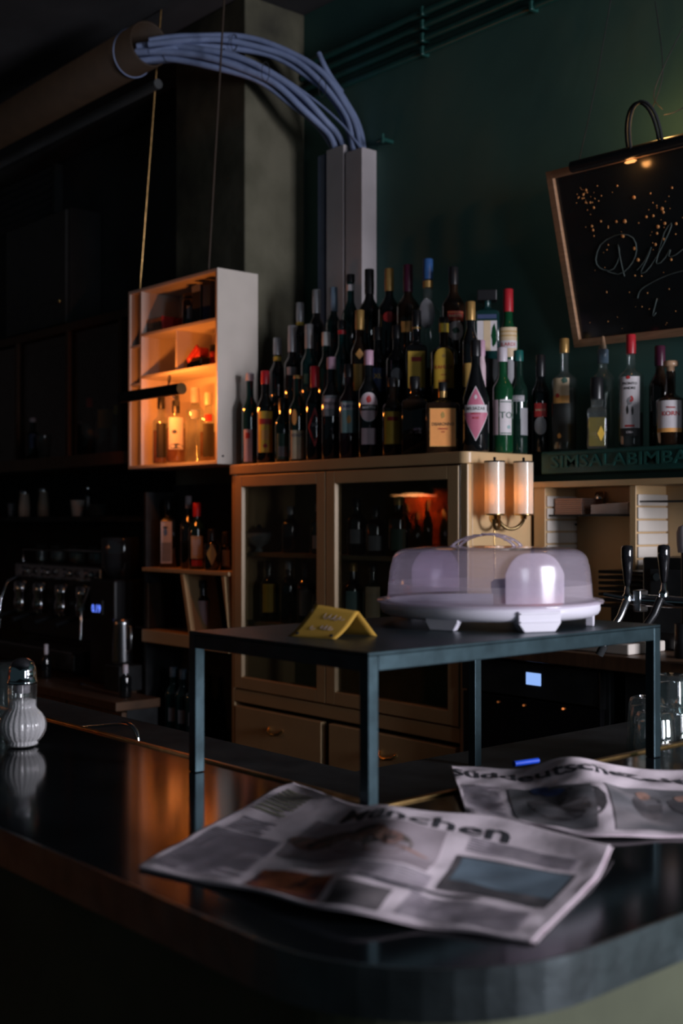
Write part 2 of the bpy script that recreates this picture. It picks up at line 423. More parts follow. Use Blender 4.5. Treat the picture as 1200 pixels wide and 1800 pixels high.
o2 = obj('back_leaf', MB().grid(f2, 6, 4), 'card', tc_); s_ = o2.modifiers.new('s', 'SOLIDIFY'); s_.thickness = .0005
nrm = (B_-A_).cross(C_-A_).normalized()
if nrm.dot(Vector((0, 0, CZ))-A_+Vector((0, 0, 0))) < 0 and nrm.z < 0: nrm = -nrm
if nrm.z < 0: nrm = -nrm
def scribble(pts, r, fn, name, parent, m='greyink'):
    mb = MB()
    for st in pts:
        mb.tube([fn(x, y)+nrm*.0008 for x, y in st], r, 5)
    return obj(name, mb, m, parent)
def wave_word(x0, x1, y, h, n, seed):
    rd = random.Random(seed); out = []
    k = n*8
    for i in range(k+1):
        t_ = i/k; out.append((x0+(x1-x0)*t_+h*.18*math.sin(t_*n*2*math.pi+1), y+h*.5*math.sin(t_*n*2*math.pi)*(.6+.6*rd.random())))
    return out
scribble([wave_word(.34, .80, .74, .15, 4, 1), wave_word(.26, .36, .36, .15, 1, 2), wave_word(.46, .72, .40, .15, 3, 3)], .00028, f1, 'handwriting', o, 'greyink')
pn_ = MB()
for x in (.14, .86):
    c = f1(x, .10)+nrm*.0012; pn_.tube([c, c+nrm*.0012], .0026, 12)
obj('pin', pn_, 'matte', tc_)

# ============================================================ NEWSPAPERS
def cr1(p, t_):
    n = len(p)-1; x = t_*n; i = min(int(x), n-1); f = x-i
    g = lambda k: p[max(0, min(n, k))]
    a, b, c, d = g(i-1), g(i), g(i+1), g(i+2)
    return .5*((2*b)+(c-a)*f+(2*a-5*b+4*c-d)*f*f+(3*b-a-3*c+d)*f**3)
def drape(rows):
    P = [[at_z(px, py, CT+l) for px, py, l in r] for r in rows]
    return lambda i, j: cr1([cr1(r, i) for r in P], j)
def newspaper(label, rows, sheets, cat='newspaper'):
    g = drape(rows); c = g(.5, .5)
    t0 = thing('newspaper', label, cat, (c.x, c.y, CT), group='newspapers on the bar counter')
    for k in range(sheets):
        off = Vector((0, 0, -.0012*k)); sc = 1+.006*k*((-1)**k)
        def fn(i, j, off=off, sc=sc, k=k):
            ii = .5+(i-.5)*sc; p = g(max(0, min(1, ii)), j)
            q = p+off+Vector((.0012*k*((-1)**k), .0008*k, .0010*math.sin(9*i+3*j)+.0008*math.sin(23*j+5*i)))
            q.z += .0026*math.sin(17*i+11*j)*math.sin(8*j-5*i)+.0011*math.sin(41*i-9*j)*math.sin(19*j)
            q.z = max(q.z, CT+.0008+.0009*(sheets-1-k)); return q
        o = obj("sheet", MB().grid(fn, 100, 70), 'paper', t0)
        s_ = o.modifiers.new('s', 'SOLIDIFY'); s_.thickness = .0007; s_.offset = -1
        if k == 0: top = o; gf = fn
    def surf(i, j, lift=.0007): return gf(i, j)+Vector((0, 0, lift))
    return t0, top, surf
def ptext(s, size, ci, cj, surf, top, w_m, h_m, m='ink', name='masthead', sx=1.0, bold=0.0):
    # size in page fractions of height
    mb = text_mb(s, size, lambda x, y, z: surf(ci+x*h_m/w_m, cj+y, .0009), sx=sx, bold=bold)
    return obj(name, mb, m, top)
def pblock(i0, i1, j0, j1, surf, top, m, name, lift=.0009, n=14):
    return obj(name, MB().grid(lambda a, b: surf(i0+(i1-i0)*a, j0+(j1-j0)*b, lift), n, n), m, top)
def plines(blocks, surf, top, m='greyink', seed=1, pitch=.0125):
    rd = random.Random(seed); mb = MB()
    for i0, i1, j0, j1 in blocks:
        j = j1
        while j > j0:
            e = i1-(rd.random()*.35*(i1-i0) if rd.random() < .15 else 0); th = pitch*.5
            mb.grid(lambda a, b: surf(i0+(e-i0)*a, j-th*b, .0008), 6, 1); j -= pitch
    o = obj('text_lines', mb, m, top); o['kind'] = 'stuff'; return o
M['aged_brass'] = mat('aged_brass', (.16, .11, .05), .3, .9)
M['lamp_strip'] = lamp_mat('small_warm_bulb', (1, .4, .12), 1.6)
M['photo_pale'] = blotch('printed_photo_pale', [(.30, .24, .27), (.42, .34, .38), (.52, .43, .48)], 12, .85)
M['photo_people'] = blotch('printed_photo_crowd', [(.02, .02, .03), (.06, .05, .05), (.30, .16, .14), (.10, .09, .08), (.45, .35, .33)], 22, .85)
M['photo_orange'] = blotch('printed_photo_orange', [(.03, .02, .03), (.50, .14, .05), (.25, .06, .04), (.05, .05, .07)], 30, .85)
M['photo_sky'] = blotch('printed_photo_sky', [(.13, .18, .23), (.17, .23, .29), (.10, .14, .18)], 10, .85)
M['photo_dark'] = blotch('printed_photo_dark', [(.04, .04, .05), (.09, .08, .09), (.20, .17, .18)], 18, .85)
M['photo_grey'] = blotch('printed_photo_grey', [(.10, .10, .11), (.20, .19, .21), (.32, .28, .30)], 16, .85)
M['photo_blue'] = blotch('printed_photo_blue', [(.03, .05, .16), (.08, .14, .35), (.02, .02, .05)], 20, .85)
M['skin'] = mat('printed_skin', (.45, .25, .20), .85)
rows1 = [[(242, 1522, .003), (420, 1562, .004), (590, 1590, .016), (760, 1626, .004), (935, 1650, .004)],
         [(318, 1480, .004), (478, 1520, .004), (640, 1528, .027), (810, 1572, .006), (985, 1600, .004)],
         [(400, 1432, .008), (535, 1470, .005), (680, 1470, .036), (850, 1514, .008), (1045, 1538, .005)],
         [(515, 1370, .016), (612, 1409, .026), (708, 1418, .030), (880, 1440, .012), (1072, 1484, .010)]]
n1, top1, s1 = newspaper('large newspaper section headed München spread at the front of the bar', rows1, 4)
WM, HM = .47, .34
ptext('München', .15, .54, .86, s1, top1, WM, HM, sx=1.25, bold=.002)
# people picture: dark group with a face
pblock(.235, .64, .44, .80, s1, top1, 'photo_pale', 'printed_photo', .0008, 20)
def blob(cx, cy, rx, ry, surf, lift, n=16, rot=0):
    vs = [surf(cx, cy, lift)]
    for k in range(n):
        a = 2*math.pi*k/n; x = rx*math.cos(a)*(1+.12*math.sin(3*a)); y = ry*math.sin(a)*(1+.1*math.cos(2*a))
        vs.append(surf(cx+x*math.cos(rot)-y*math.sin(rot), cy+x*math.sin(rot)+y*math.cos(rot), lift))
    return vs, [(0, 1+k, 1+(k+1) % n) for k in range(n)]
def blobs(lst, surf, top, m, name, lift):
    mb = MB()
    for b in lst: mb.add(*blob(*b[:4], surf, lift, rot=b[4] if len(b) > 4 else 0))
    return obj(name, mb, m, top)
blobs([(.30, .60, .07, .07), (.37, .64, .07, .10), (.46, .56, .10, .08, .1), (.44, .68, .05, .10), (.51, .60, .06, .13)], s1, top1, 'photo_people', 'figure_print', .0011)
blobs([(.475, .70, .022, .038), (.50, .655, .03, .02), (.56, .585, .06, .012, -.1)], s1, top1, 'skin', 'face_print', .0014)
pblock(.25, .44, .05, .26, s1, top1, 'photo_orange', 'printed_photo', .0009)
pblock(.46, .60, .04, .22, s1, top1, 'photo_dark', 'printed_photo', .0009)
pblock(.685, .945, .33, .66, s1, top1, 'photo_dark', 'printed_photo', .0009)
pblock(.70, .935, .42, .645, s1, top1, 'photo_sky', 'printed_photo', .0012)
plines([(.03, .22, .06, .56), (.45, .66, .26, .42), (.64, .93, .05, .26), (.70, .93, .70, .80)], s1, top1, seed=3, pitch=.018)
plines([(.055, .16, .58, .70)], s1, top1, m='greyink', seed=4, pitch=.022)
plines([(.045, .15, .76, .92)], s1, top1, m='oliveink', seed=5, pitch=.022)
plines([(.46, .64, .27, .30), (.64, .80, .28, .31)], s1, top1, m='ink', seed=6, pitch=.04)
rows2 = [[(818, 1432, .004), (930, 1452, .006), (1050, 1462, .008), (1200, 1467, .004), (1400, 1472, .004)],
         [(810, 1402, .008), (912, 1415, .008), (1048, 1412, .022), (1165, 1425, .006), (1350, 1430, .004)],
         [(800, 1370, .014), (905, 1378, .012), (1030, 1366, .030), (1145, 1385, .008), (1300, 1388, .004)],
         [(790, 1341, .020), (900, 1350, .018), (1012, 1330, .040), (1120, 1353, .012), (1270, 1346, .004)]]
n2, top2, s2 = newspaper('newspaper headed Süddeutsche Zeitung behind the first one at the right', rows2, 4)
ptext('Süddeutsche', .16, .335, .79, s2, top2, .50, .30, sx=1.35, bold=.003)
ptext('Zeitung', .16, .85, .79, s2, top2, .50, .30, sx=1.35, bold=.003)
pblock(.22, .50, .08, .56, s2, top2, 'photo_grey', 'printed_photo', .0009)
blobs([(.38, .30, .10, .16), (.46, .36, .08, .20)], s2, top2, 'photo_dark', 'figure_print', .0012)
blobs([(.33, .54, .03, .05), (.37, .50, .04, .03)], s2, top2, 'photo_blue', 'figure_print', .0014)
pblock(.56, .94, .06, .62, s2, top2, 'photo_grey', 'printed_photo', .0009)
blobs([(.70, .36, .05, .16), (.82, .36, .05, .15)], s2, top2, 'photo_dark', 'figure_print', .0012)
blobs([(.70, .50, .025, .07), (.82, .48, .025, .07)], s2, top2, 'skin', 'face_print', .0014)
plines([(.03, .19, .08, .60)], s2, top2, seed=8, pitch=.02)
tag(obj('ballpoint_pen', MB().tube([at_z(915, 1351, CT+.012)+Vector((-.03, .02, 0)), at_z(948, 1343, CT+.012)+Vector((-.02, .02, 0))], .004, 10), mat('blue_plastic', (.02, .10, .8), .3)), 'blue pen lying behind the newspaper at the inner counter edge', 'pen')

# ============================================================ SUGAR SHAKER AND TUMBLER
SP = at_z(40, 1312, CT)
sh = thing('sugar_shaker', 'ball-shaped ribbed glass sugar shaker with chrome lid at the left end of bar', 'sugar shaker', SP, 0)
gp = [(0, .002), (.020, .001), (.026, .004)]
for i in range(11):
    a = math.radians(-52+101*i/10); gp.append((.0372*math.cos(a), .0335+.0335*math.sin(a)))
gp += [(.0222, .0620), (.0216, .066), (.0218, .076), (.0226, .102)]
obj('glass_jar', MB().lathe(gp, n=144, flute=(24, .022)), thin('shaker_glass', (.95, .96, .96), ior=1.9, rough=.03, body=.03), sh, True)
sp = [(r*.93, z+.0015) for r, z in gp[1:15]]
obj('sugar', MB().lathe(sp+[(.0200, .066), (.0202, .074), (.012, .077), (0, .078)], n=144, flute=(24, .02)), 'sugar', sh, True)
lid = obj('lid', MB().lathe([(.0235, .101), (.0242, .102), (.0242, .1045), (.0235, .106), (.0228, .107), (.0225, .118), (.021, .128), (.0165, .136), (.009, .1405), (.006, .142), (0, .1425)], n=48), 'chrome', sh, True)
obj('dispensing_tube', MB().lathe([(.0115, .086), (.012, .086), (.012, .101), (0, .101)], n=24), 'c_white', sh, True)
TP = at_z(22, 1290, CT)
tb = thing('tumbler', 'faceted clear glass tumbler turned upside down behind the sugar shaker', 'glass', TP)
obj('glass_wall', MB().lathe([(.036, 0), (.037, .002), (.031, .118), (.028, .123), (0, .123), (0, .117), (.026, .116), (.029, .11), (.035, .004), (.036, 0)], n=120, flute=(12, .02)), 'tumbler', tb, True)

# ============================================================ TAP SPOUT (left, inside the bar)
p = [at_v(x, y, 1.15) for x, y in ((122, 1280), (175, 1275), (212, 1272), (230, 1275), (240, 1286), (243, 1303))]
q = [Vector(cr1(p, i/24)) for i in range(25)]
q0 = q[0]; fc = thing('faucet', 'slim chrome faucet spout rising just behind the left part of the bar', 'faucet', (q0.x, q0.y, CT-.07))
obj('spout', MB().tube(q, .0042, 10), 'chrome', fc)
obj('riser', MB().tube([(q0.x, q0.y, CT-.07), q0+Vector((0, 0, .004))], .008, 14), 'chrome', fc)

# ============================================================ BOTTLES
def bottle(label, loc, h, r, glass='black_g', cap='c_black', caph=.045, capr=.0155, style='wine', labels=(), neck=None, liquid=None, square=None, turn=0, group=None, shoulder=None, name='bottle', wide_cap=None, cat='bottle', lean=0):
    t0 = thing(name, label, cat, loc, face_cam(loc[0], loc[1], turn), group)
    nr = capr-.0018; hb_ = h-caph*.7
    body = {'wine': .60, 'spirit': .62, 'round': .50, 'tall': .68, 'slope': .42, 'square': .66}[style] if shoulder is None else shoulder
    zb = h*body; zs = zb+{'wine': .16, 'spirit': .10, 'round': .14, 'tall': .12, 'slope': .30, 'square': .07}[style]*h
    zs = min(zs, h-caph-.005)
    if square:
        w, d = square; mb = MB(); prof = [(0, 0), (1, 0)]
        def sq(z, s, rr=.16):
            pts = []
            for cx, cy, a0 in ((1, 1, 0), (-1, 1, 90), (-1, -1, 180), (1, -1, 270)):
                for k in range(5):
                    a = math.radians(a0+22.5*k); ww, dd = w/2*s, d/2*s; cr_ = min(ww, dd)*rr
                    pts.append((cx*(ww-cr_)+cr_*math.cos(a), cy*(dd-cr_)+cr_*math.sin(a), z))
            return pts
        rings = [sq(.0, .9), sq(.004, 1), sq(zb, 1, .2), sq(zb+.006, .97, .3)]
        for k in range(1, 6):
            f = k/5; s_ = .97-.6*math.sin(f*math.pi/2)**2; rings.append(sq(zb+.006+(zs-zb)*f, max(s_, nr/(w/2)), .3+.7*f))
        # neck as round ring
        n = 20; vs = [v for rg in rings for v in rg]
        for zz in (zs+.008, hb_):
            vs += [(nr*math.cos(math.radians(18*k)), nr*math.sin(math.radians(18*k)), zz) for k in range(20)]
        m_ = len(vs)//n; fs = [(k*n+i, k*n+(i+1) % n, (k+1)*n+(i+1) % n, (k+1)*n+i) for k in range(m_-1) for i in range(n)]
        fs.append(tuple(range(n))[::-1]); mb.add(vs, fs, True)
        R = None; yf = -d/2
    else:
        prof = [(0, .004), (r*.6, .002), (r*.9, 0), (r, .005), (r, zb)]
        for k in range(1, 9):
            f = k/8; prof.append((nr+(r-nr)*(.5+.5*math.cos(math.pi*f)) if style != 'slope' else nr+(r-nr)*(1-f)**1.25, zb+(zs-zb)*f))
        prof += [(nr, hb_)]
        mb = MB().lathe(prof, n=28); R = r
    bo = obj('glass_body', mb, glass, t0, True)
    if liquid:
        lm, lf = liquid
        if square: obj('liquid', MB().box(-square[0]/2*.88, square[0]/2*.88, -square[1]/2*.88, square[1]/2*.88, .007, zb*lf), lm, t0, True, bevel=.003)
        else: obj('liquid', MB().lathe([(0, .007), (r*.88, .007), (r*.9, .012), (r*.9, zb*lf), (0, zb*lf)], n=20), lm, t0, True)
    if wide_cap:
        ww, wh = wide_cap
        obj('cap', MB().box(-ww/2, ww/2, -ww*.42, ww*.42, h-wh, h), cap, t0, True, bevel=.003)
    elif cap == 'pourer':
        obj('pourer_collar', MB().lathe([(0, h-.085), (.0165, h-.085), (.0165, h-.045), (.014, h-.042), (0, h-.042)], n=20), 'c_slate', t0, True)
        obj('pourer_tip', MB().lathe([(.010, h-.042), (.009, h-.03), (.0045, h-.004), (0, h)], n=16), 'c_cork', t0, True)
    elif cap == 'cork':
        obj('cap', MB().lathe([(nr-.002, h-.035), (nr-.002, h-.018), (nr+.006, h-.017), (nr+.008, h-.012), (nr+.007, h-.002), (0, h)], n=22), 'c_cork', t0, True)
    else:
        obj('cap', MB().lathe([(capr, h-caph), (capr+.0005, h-caph*.5), (capr, h-caph*.45), (capr, h-.002), (capr-.002, h), (0, h)], n=22), cap, t0, True)
    if neck:
        nm, z0, z1 = neck; obj('neck_band', MB().lathe([(nr+.0012, z0*h), (nr+.0014, z1*h)], n=22), nm, t0, True)
    for L_ in labels:
        m_ = L_['m']; z0, z1 = L_['z'][0]*h, L_['z'][1]*h; w = L_['w']; shp = L_.get('shape', 'rect'); dx = L_.get('dx', 0)
        RL = L_.get('R', R)
        def wrap(x, z, lift=.0007, RL=RL):
            if RL is None: return (x, yf-lift, z)
            a = x/RL; return ((RL+lift)*math.sin(a), -(RL+lift)*math.cos(a), z)
        zc = (z0+z1)/2; hh = (z1-z0)/2
        def zrange(s):           # s in -1..1
            if shp == 'diamond': k = 1-abs(s); return zc-hh*k, zc+hh*k
            if shp == 'oval': k = math.sqrt(max(0, 1-s*s)); return zc-hh*k, zc+hh*k
            if shp == 'arch': k = math.sqrt(max(0, 1-abs(s)**2.4)); return z0, z1-.35*(z1-z0)*(1-k)
            return z0, z1
        def strip(sc, lift, cols=20):
            vs = []; mb = MB()
            for i in range(cols+1):
                s = -1+2*i/cols; a, b = zrange(s); a = zc+(a-zc)*sc; b = zc+(b-zc)*sc
                vs += [wrap(dx+s*w/2*sc, a, lift), wrap(dx+s*w/2*sc, b, lift)]
            mb.add(vs, [(2*i, 2*i+2, 2*i+3, 2*i+1) for i in range(cols)], True); return mb
        lo = obj('label', strip(1, .0007), m_, t0, True)
        if L_.get('inner'): obj('label_field', strip(L_.get('isc', .9), .0011), L_['inner'], lo, True)
        for b in L_.get('bands', ()):     # (z0f, z1f, width factor, mat)
            za, zb2 = z0+(z1-z0)*b[0], z0+(z1-z0)*b[1]; bw = w*b[2]
            obj('printed_band', MB().add([wrap(dx-bw/2+bw*i/12, z, .0013) for i in range(13) for z in (za, zb2)], [(2*i, 2*i+2, 2*i+3, 2*i+1) for i in range(12)], True), b[3], lo, True)
        for tx in L_.get('text', ()):     # (string, size, z fraction, mat, sx)
            tz = z0+(z1-z0)*tx[2]
            obj('lettering', text_mb(tx[0], tx[1], lambda x, y, z, tz=tz: wrap(dx+x, tz+y, .0018), sx=tx[4] if len(tx) > 4 else 1, bold=.0002), tx[3], lo, True)
        for bl in L_.get('blobs', ()):    # (x, zf, rx, rz, mat)
            cx, cz, rx, rz, bm_ = bl; cz = z0+(z1-z0)*cz; n = 14
            mb = MB(); vs = [wrap(dx+cx, cz, .0016)]+[wrap(dx+cx+rx*math.cos(2*math.pi*k/n)*(1+.15*math.sin(3*k)), cz+rz*math.sin(2*math.pi*k/n)*(1+.15*math.cos(2*k)), .0016) for k in range(n)]
            mb.add(vs, [(0, 1+k, 1+(k+1) % n) for k in range(n)]); obj('printed_motif', mb, bm_, lo, True)
    return t0
def L(m, z0, z1, w, **k): return dict(m=m, z=(z0, z1), w=w, **k)

# ============================================================ CREAM CABINET
CU0, CU1, CV0, CV1 = -3.667, -2.468, 2.648, 2.945
CTOP = CZ+.2095
cab = thing('display_cabinet', 'large cream-painted wooden display cabinet with two glazed doors', 'cabinet', ((CU0+CU1)/2, (CV0+CV1)/2, 0))
DB = CZ-.618                                 # bottom of the doors
DT = CZ+.168
# top slab with rounded front right corner
r_ = .028; pts = [(CU0-.006, CV0-.006), ]
for i in range(7):
    a = -math.pi/2+math.pi/2*i/6; pts.append((CU1-r_+r_*math.cos(a), CV0-.006+r_+r_*math.sin(a)))
pts += [(CU1, CV1), (CU0-.006, CV1)]
obj('top_slab', MB().prism(pts, CTOP-.036, CTOP), 'cream', cab, bevel=.003)
obj('side_panel', MB().box(CU1-.022, CU1-.001, CV0+.02, CV1, .10, CTOP-.036), 'cream', cab, bevel=.002)
obj('side_panel', MB().box(CU0, CU0+.022, CV0+.02, CV1, .10, CTOP-.036), 'cream', cab, bevel=.002)
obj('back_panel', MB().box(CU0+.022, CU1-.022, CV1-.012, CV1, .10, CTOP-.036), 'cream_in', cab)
obj('corner_post', MB().box(CU1-.034, CU1-.001, CV0, CV0+.02, .10, CTOP-.036), 'cream', cab, bevel=.004)
obj('corner_post', MB().box(CU0, CU0+.020, CV0, CV0+.02, .10, CTOP-.036), 'cream', cab, bevel=.004)
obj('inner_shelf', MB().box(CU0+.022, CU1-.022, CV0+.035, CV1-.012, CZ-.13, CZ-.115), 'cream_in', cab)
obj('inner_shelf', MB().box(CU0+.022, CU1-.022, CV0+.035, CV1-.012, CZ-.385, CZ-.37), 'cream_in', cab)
obj('mid_rail', MB().box(CU0+.02, CU1-.034, CV0, CV1-.012, DB-.05, DB-.006), 'cream', cab, bevel=.002)
obj('bottom_panel', MB().box(CU0+.02, CU1-.034, CV0+.02, CV1-.012, .10, .12), 'cream', cab)
obj('plinth', MB().box(CU0+.01, CU1-.01, CV0+.03, CV1-.012, 0, .10), 'matte', cab)
DS = -3.122
for k, (a, b) in enumerate(((CU0+.021, DS-.002), (DS+.002, CU1-.036))):
    fw = .046
    y0, y1 = CV0-.003, CV0+.018
    dr = obj('door', MB().box(a, a+fw, y0, y1, DB, DT).box(b-fw, b, y0, y1, DB, DT).box(a+fw, b-fw, y0, y1, DT-fw*.9, DT).box(a+fw, b-fw, y0, y1, DB, DB+fw*.95), 'cream', cab, bevel=.0025)
    obj('pane', MB().box(a+fw-.002, b-fw+.002, CV0+.010, CV0+.0125, DB+fw*.93, DT-fw*.88), 'pane', dr)
    # glazing bead, catches the daylight on the left stile
    obj('bead', MB().add([(a+fw, y0+.001, DB+fw*.95), (a+fw, y0+.001, DT-fw*.9), (a+fw+.004, CV0+.010, DT-fw*.9-.006), (a+fw+.004, CV0+.010, DB+fw*.95+.006)], [(0, 1, 2, 3)]), 'cream', dr)
    if k == 1:
        kx = a+.016; kz = CZ-.335
        kp = obj('lock_plate', MB().box(kx-.010, kx+.008, y0-.002, y0, kz-.022, kz+.022), 'brass', dr, bevel=.001)
        obj('handle', MB().tube([(kx, y0-.002, kz), (kx-.002, y0-.016, kz-.004)], .0045, 10), 'brass', dr)
for k in range(5): pass
gapm = MB().box(CU1-.036, CU1-.0345, CV0-.001, CV0+.02, DB, DT); obj('hinge_strip', gapm, 'chrome_s', cab)
# drawers under the doors
for k, (a, b) in enumerate(((CU0+.03, DS-.02), (DS+.02, CU1-.045))):
    dw = obj('drawer', MB().box(a, b, CV0-.006, CV0+.02, DB-.24, DB-.065), 'cream', cab, bevel=.003)
    c = (a+b)/2; z = DB-.135
    obj('cup_handle', MB().tube([(c-.04, CV0-.007, z+.012), (c-.03, CV0-.022, z), (c, CV0-.028, z-.004), (c+.03, CV0-.022, z), (c+.04, CV0-.007, z+.012)], .006, 8), 'brass', dw)
obj('lower_front', MB().box(CU0+.02, CU1-.034, CV0+.004, CV0+.02, .12, DB-.25), 'cream', cab, bevel=.002)
# stepped riser for the bottles
TA, TB = CZ+.352, CZ+.512
rs = thing('bottle_riser', 'black stepped riser on top of the cream cabinet holding the rear bottle rows', 'riser', (-3.1, 2.9, CTOP))
obj('step', MB().box(-3.655, -2.536, 2.772, 3.02, CTOP+.0005, TA), 'matte', rs)
obj('step', MB().box(-3.655, -2.66, 2.862, 3.0, TA, TB), 'matte', rs)
obj('step_block', MB().box(-2.66, -2.552, 2.828, 2.925, TA, TB), 'matte', rs)

G1, G2, G3 = 'front row of bottles on the cream cabinet', 'middle row of bottles on the cream cabinet', 'back row of bottles on the cream cabinet'
def put(label, px, top, v, base, r=None, d=None, group=None, **k):
    p = at_v(px, top, v); return bottle(label, (p.x, p.y, base+.0006), p.z-base, r, group=group, **k)
def row1(label, px, top, r, v=2.70, **k): return put(label, px, top, v, CTOP, r, group=G1, **k)
def row2(label, px, top, r, v=2.812, **k): return put(label, px, top, v, TA, r, group=G2, **k)
def row3(label, px, top, r, v=2.905, **k): return put(label, px, top, v, TB, r, group=G3, **k)
row1('dark slim bottle with white cap and tall pale label, leftmost in front row', 439, 656, .031, glass='teal_g', cap='c_white', caph=.03, labels=[L('l_pinkpale', .03, .38, .034, dx=-.008, bands=[(.72, .90, .5, 'l_red')])])
row1('dark bottle with red cap and large orange-yellow label', 466, 652, .031, glass='black_g', cap='c_red', caph=.05, labels=[L('l_yellow', .12, .56, .060, bands=[(.68, .82, .8, 'l_red'), (.30, .55, .45, 'l_orange')], blobs=[(0, .16, .008, .008, 'l_red')])])
row1('small dark green bottle with faint grey-green label in front row', 497, 700, .029, glass='darkgreen', cap='c_black', labels=[L('l_green', .05, .45, .048, bands=[(.1, .5, .7, 'l_grey')])])
row1('dark green bottle with cream label and gold neck ring', 523, 660, .031, v=2.698, glass='darkgreen', cap='c_gold', caph=.012, labels=[L('l_cream', .03, .36, .056, text=[('KENDT', .014, .82, 'l_navy')]), L('l_peach', .42, .60, .020, dx=-.012, shape='oval')])
row1('dark bottle with red neck foil and red diamond label', 553, 644, .031, glass='black_g', cap='c_red', caph=.075, labels=[L('l_red', .14, .56, .052, shape='diamond', inner='wine', isc=.72, text=[('SIA', .016, .56, 'l_grey')])])
row1('bottle with pink-white cap and silver label reading CINZANO', 582, 628, .034, v=2.70, glass='black_g', cap='c_pink', caph=.042, labels=[L('l_grey', .42, .62, .062, bands=[(.35, .85, .96, 'l_pinkpale')], text=[('CINZANO', .0145, .6, 'l_black', .9)])])
row1('dark red bottle with pale teal label reading CAMPARI', 613, 640, .034, v=2.70, glass='wine', cap='c_black', labels=[L('l_teal', .27, .60, .062, bands=[(.72, .95, 1, 'l_white')], text=[('CAMPARI', .017, .83, 'l_navy', .9)], blobs=[(0, .42, .007, .014, 'l_orange')])])
row1('vermouth bottle with round pink label and pink neck', 648, 616, .035, v=2.70, glass='black_g', cap='c_pink', caph=.05, labels=[L('l_white', .33, .60, .070, shape='oval', inner='l_pinkpale', isc=.94, bands=[(.38, .58, .9, 'l_black')], text=[('MARTINI', .0125, .48, 'l_white', .9)], blobs=[(0, .76, .008, .012, 'l_red')]), L('l_pinkpale', .12, .27, .052)])
row1('squat bottle with bright yellow label left of the wide dark bottle', 690, 664, .034, v=2.70, glass='brown_g', cap='c_black', caph=.03, labels=[L('l_yellow', .15, .56, .060, bands=[(.72, .84, .6, 'l_red')])])
row1('wide square dark bottle with black cap and no label', 729, 662, .03, v=2.705, glass='brown_g', cap='c_black', style='square', square=(.082, .07), caph=.04, capr=.017)
row1('square almond-liqueur bottle with orange label reading DISARONNO, lamp glow put into its colour', 778, 672, .03, v=2.70, glass='brown_g', cap='c_black', style='square', square=(.104, .075), caph=.028, capr=.014, wide_cap=None, neck=('c_gold', .78, .87), labels=[L('l_orange', .09, .62, .080, inner='l_peach', isc=.95, text=[('DISARONNO', .0135, .58, 'l_black', .86), ('ORIGINALE', .006, .46, 'l_red'), ('1525', .006, .38, 'l_red')], blobs=[(0, .82, .006, .010, 'l_gold')])])  # peach field saturated to carry the orange lamp light
row1('dark vermouth bottle with pink diamond label reading BELSAZAR', 836, 598, .041, v=2.724, glass='black_g', cap='c_black', style='slope', shoulder=.48, caph=.05, labels=[L('l_white', .09, .58, .086, shape='diamond', inner='l_pink', isc=.94, bands=[(.52, .66, .86, 'l_white')], text=[('BELSAZAR', .0125, .59, 'l_black', 1.0), ('ROSÉ', .008, .42, 'l_red'), ('VERMOUTH', .0055, .5, 'l_red')], blobs=[(0, .80, .004, .007, 'l_white')])])
row1('green bottle with white cap and pale label bearing letters TO', 883, 611, .033, v=2.838, glass='emerald', cap='c_white', caph=.045, labels=[L('l_white', .17, .50, .040, dx=.012, text=[('TO', .028, .55, 'l_green')], bands=[(.03, .06, .9, 'l_green'), (.92, .95, .9, 'l_green')], blobs=[(.008, .22, .006, .006, 'l_teal')]), L('l_pinkpale', .17, .50, .022, dx=-.024)])
row1('dark green bottle with teal cap, last of front row at the cabinet corner', 911, 616, .029, v=2.915, glass='darkgreen', cap='c_teal', caph=.035, labels=[L('l_grey', .50, .56, .040, text=[('NOILLY', .010, .5, 'l_white')]), L('l_grey', .18, .44, .03, dx=.022)])
# middle row
row2('silver-topped bottle with yellow ring, leftmost of the middle row', 487, 594, .031, glass='black_g', cap='c_silver', caph=.065, neck=('c_yellow', .74, .79))
row2('silver-foiled dark bottle second from left in the middle row', 513, 572, .031, glass='black_g', cap='c_silver', caph=.10, labels=[L('l_grey', .50, .58, .04)])
row2('silver-foiled dark bottle third from left in the middle row', 543, 570, .031, glass='teal_g', cap='c_silver', caph=.09, labels=[L('l_green', .4, .5, .04)])
row2('clear-necked bottle with green liquid in the middle row', 573, 584, .031, glass='darkgreen', cap='c_lid', caph=.05)
row2('dark bottle with thin orange-red collar in the middle row', 601, 563, .031, glass='teal_g', cap='c_black', caph=.03, neck=('c_red', .86, .90))
row2('gold-capped bottle with amber label in the middle row', 632, 545, .032, glass='brown_g', cap='c_gold', caph=.07, labels=[L('l_gold', .26, .50, .045), L('l_orange', .54, .64, .03, shape='diamond')])
row2('bottle with navy label and yellow letters XL in the middle row', 664, 575, .037, glass='black_g', cap='c_black', labels=[L('l_navy', .28, .54, .055, text=[('XL', .022, .65, 'l_yellow')])])
row2('plain dark bottle between navy-label and yellow-label bottles', 697, 572, .037, glass='black_g', cap='c_black', labels=[L('l_grey', .38, .52, .04, shape='oval')])
row2('square bottle with tall golden-yellow label and red print', 732, 546, .03, v=2.815, glass='black_g', cap='c_black', style='square', square=(.07, .06), caph=.05, shoulder=.62, neck=('c_gold', .82, .84), labels=[L('l_yellow', .25, .60, .056, bands=[(.72, .84, .6, 'l_red')])])
row2('coffee liqueur bottle with yellow arched label reading KAHLÚA', 780, 558, .044, v=2.814, glass='brown_g', cap='c_black', caph=.02, capr=.016, style='spirit', neck=('c_yellow', .84, .95), shoulder=.62, labels=[L('l_yellow', .24, .66, .072, shape='arch', inner='l_yellow', text=[('KAHLÚA', .0165, .52, 'l_red', .95), ('COFFEE', .010, .17, 'l_red'), ('LICOR', .006, .33, 'l_red')], blobs=[(0, .8, .006, .006, 'l_gold')])])
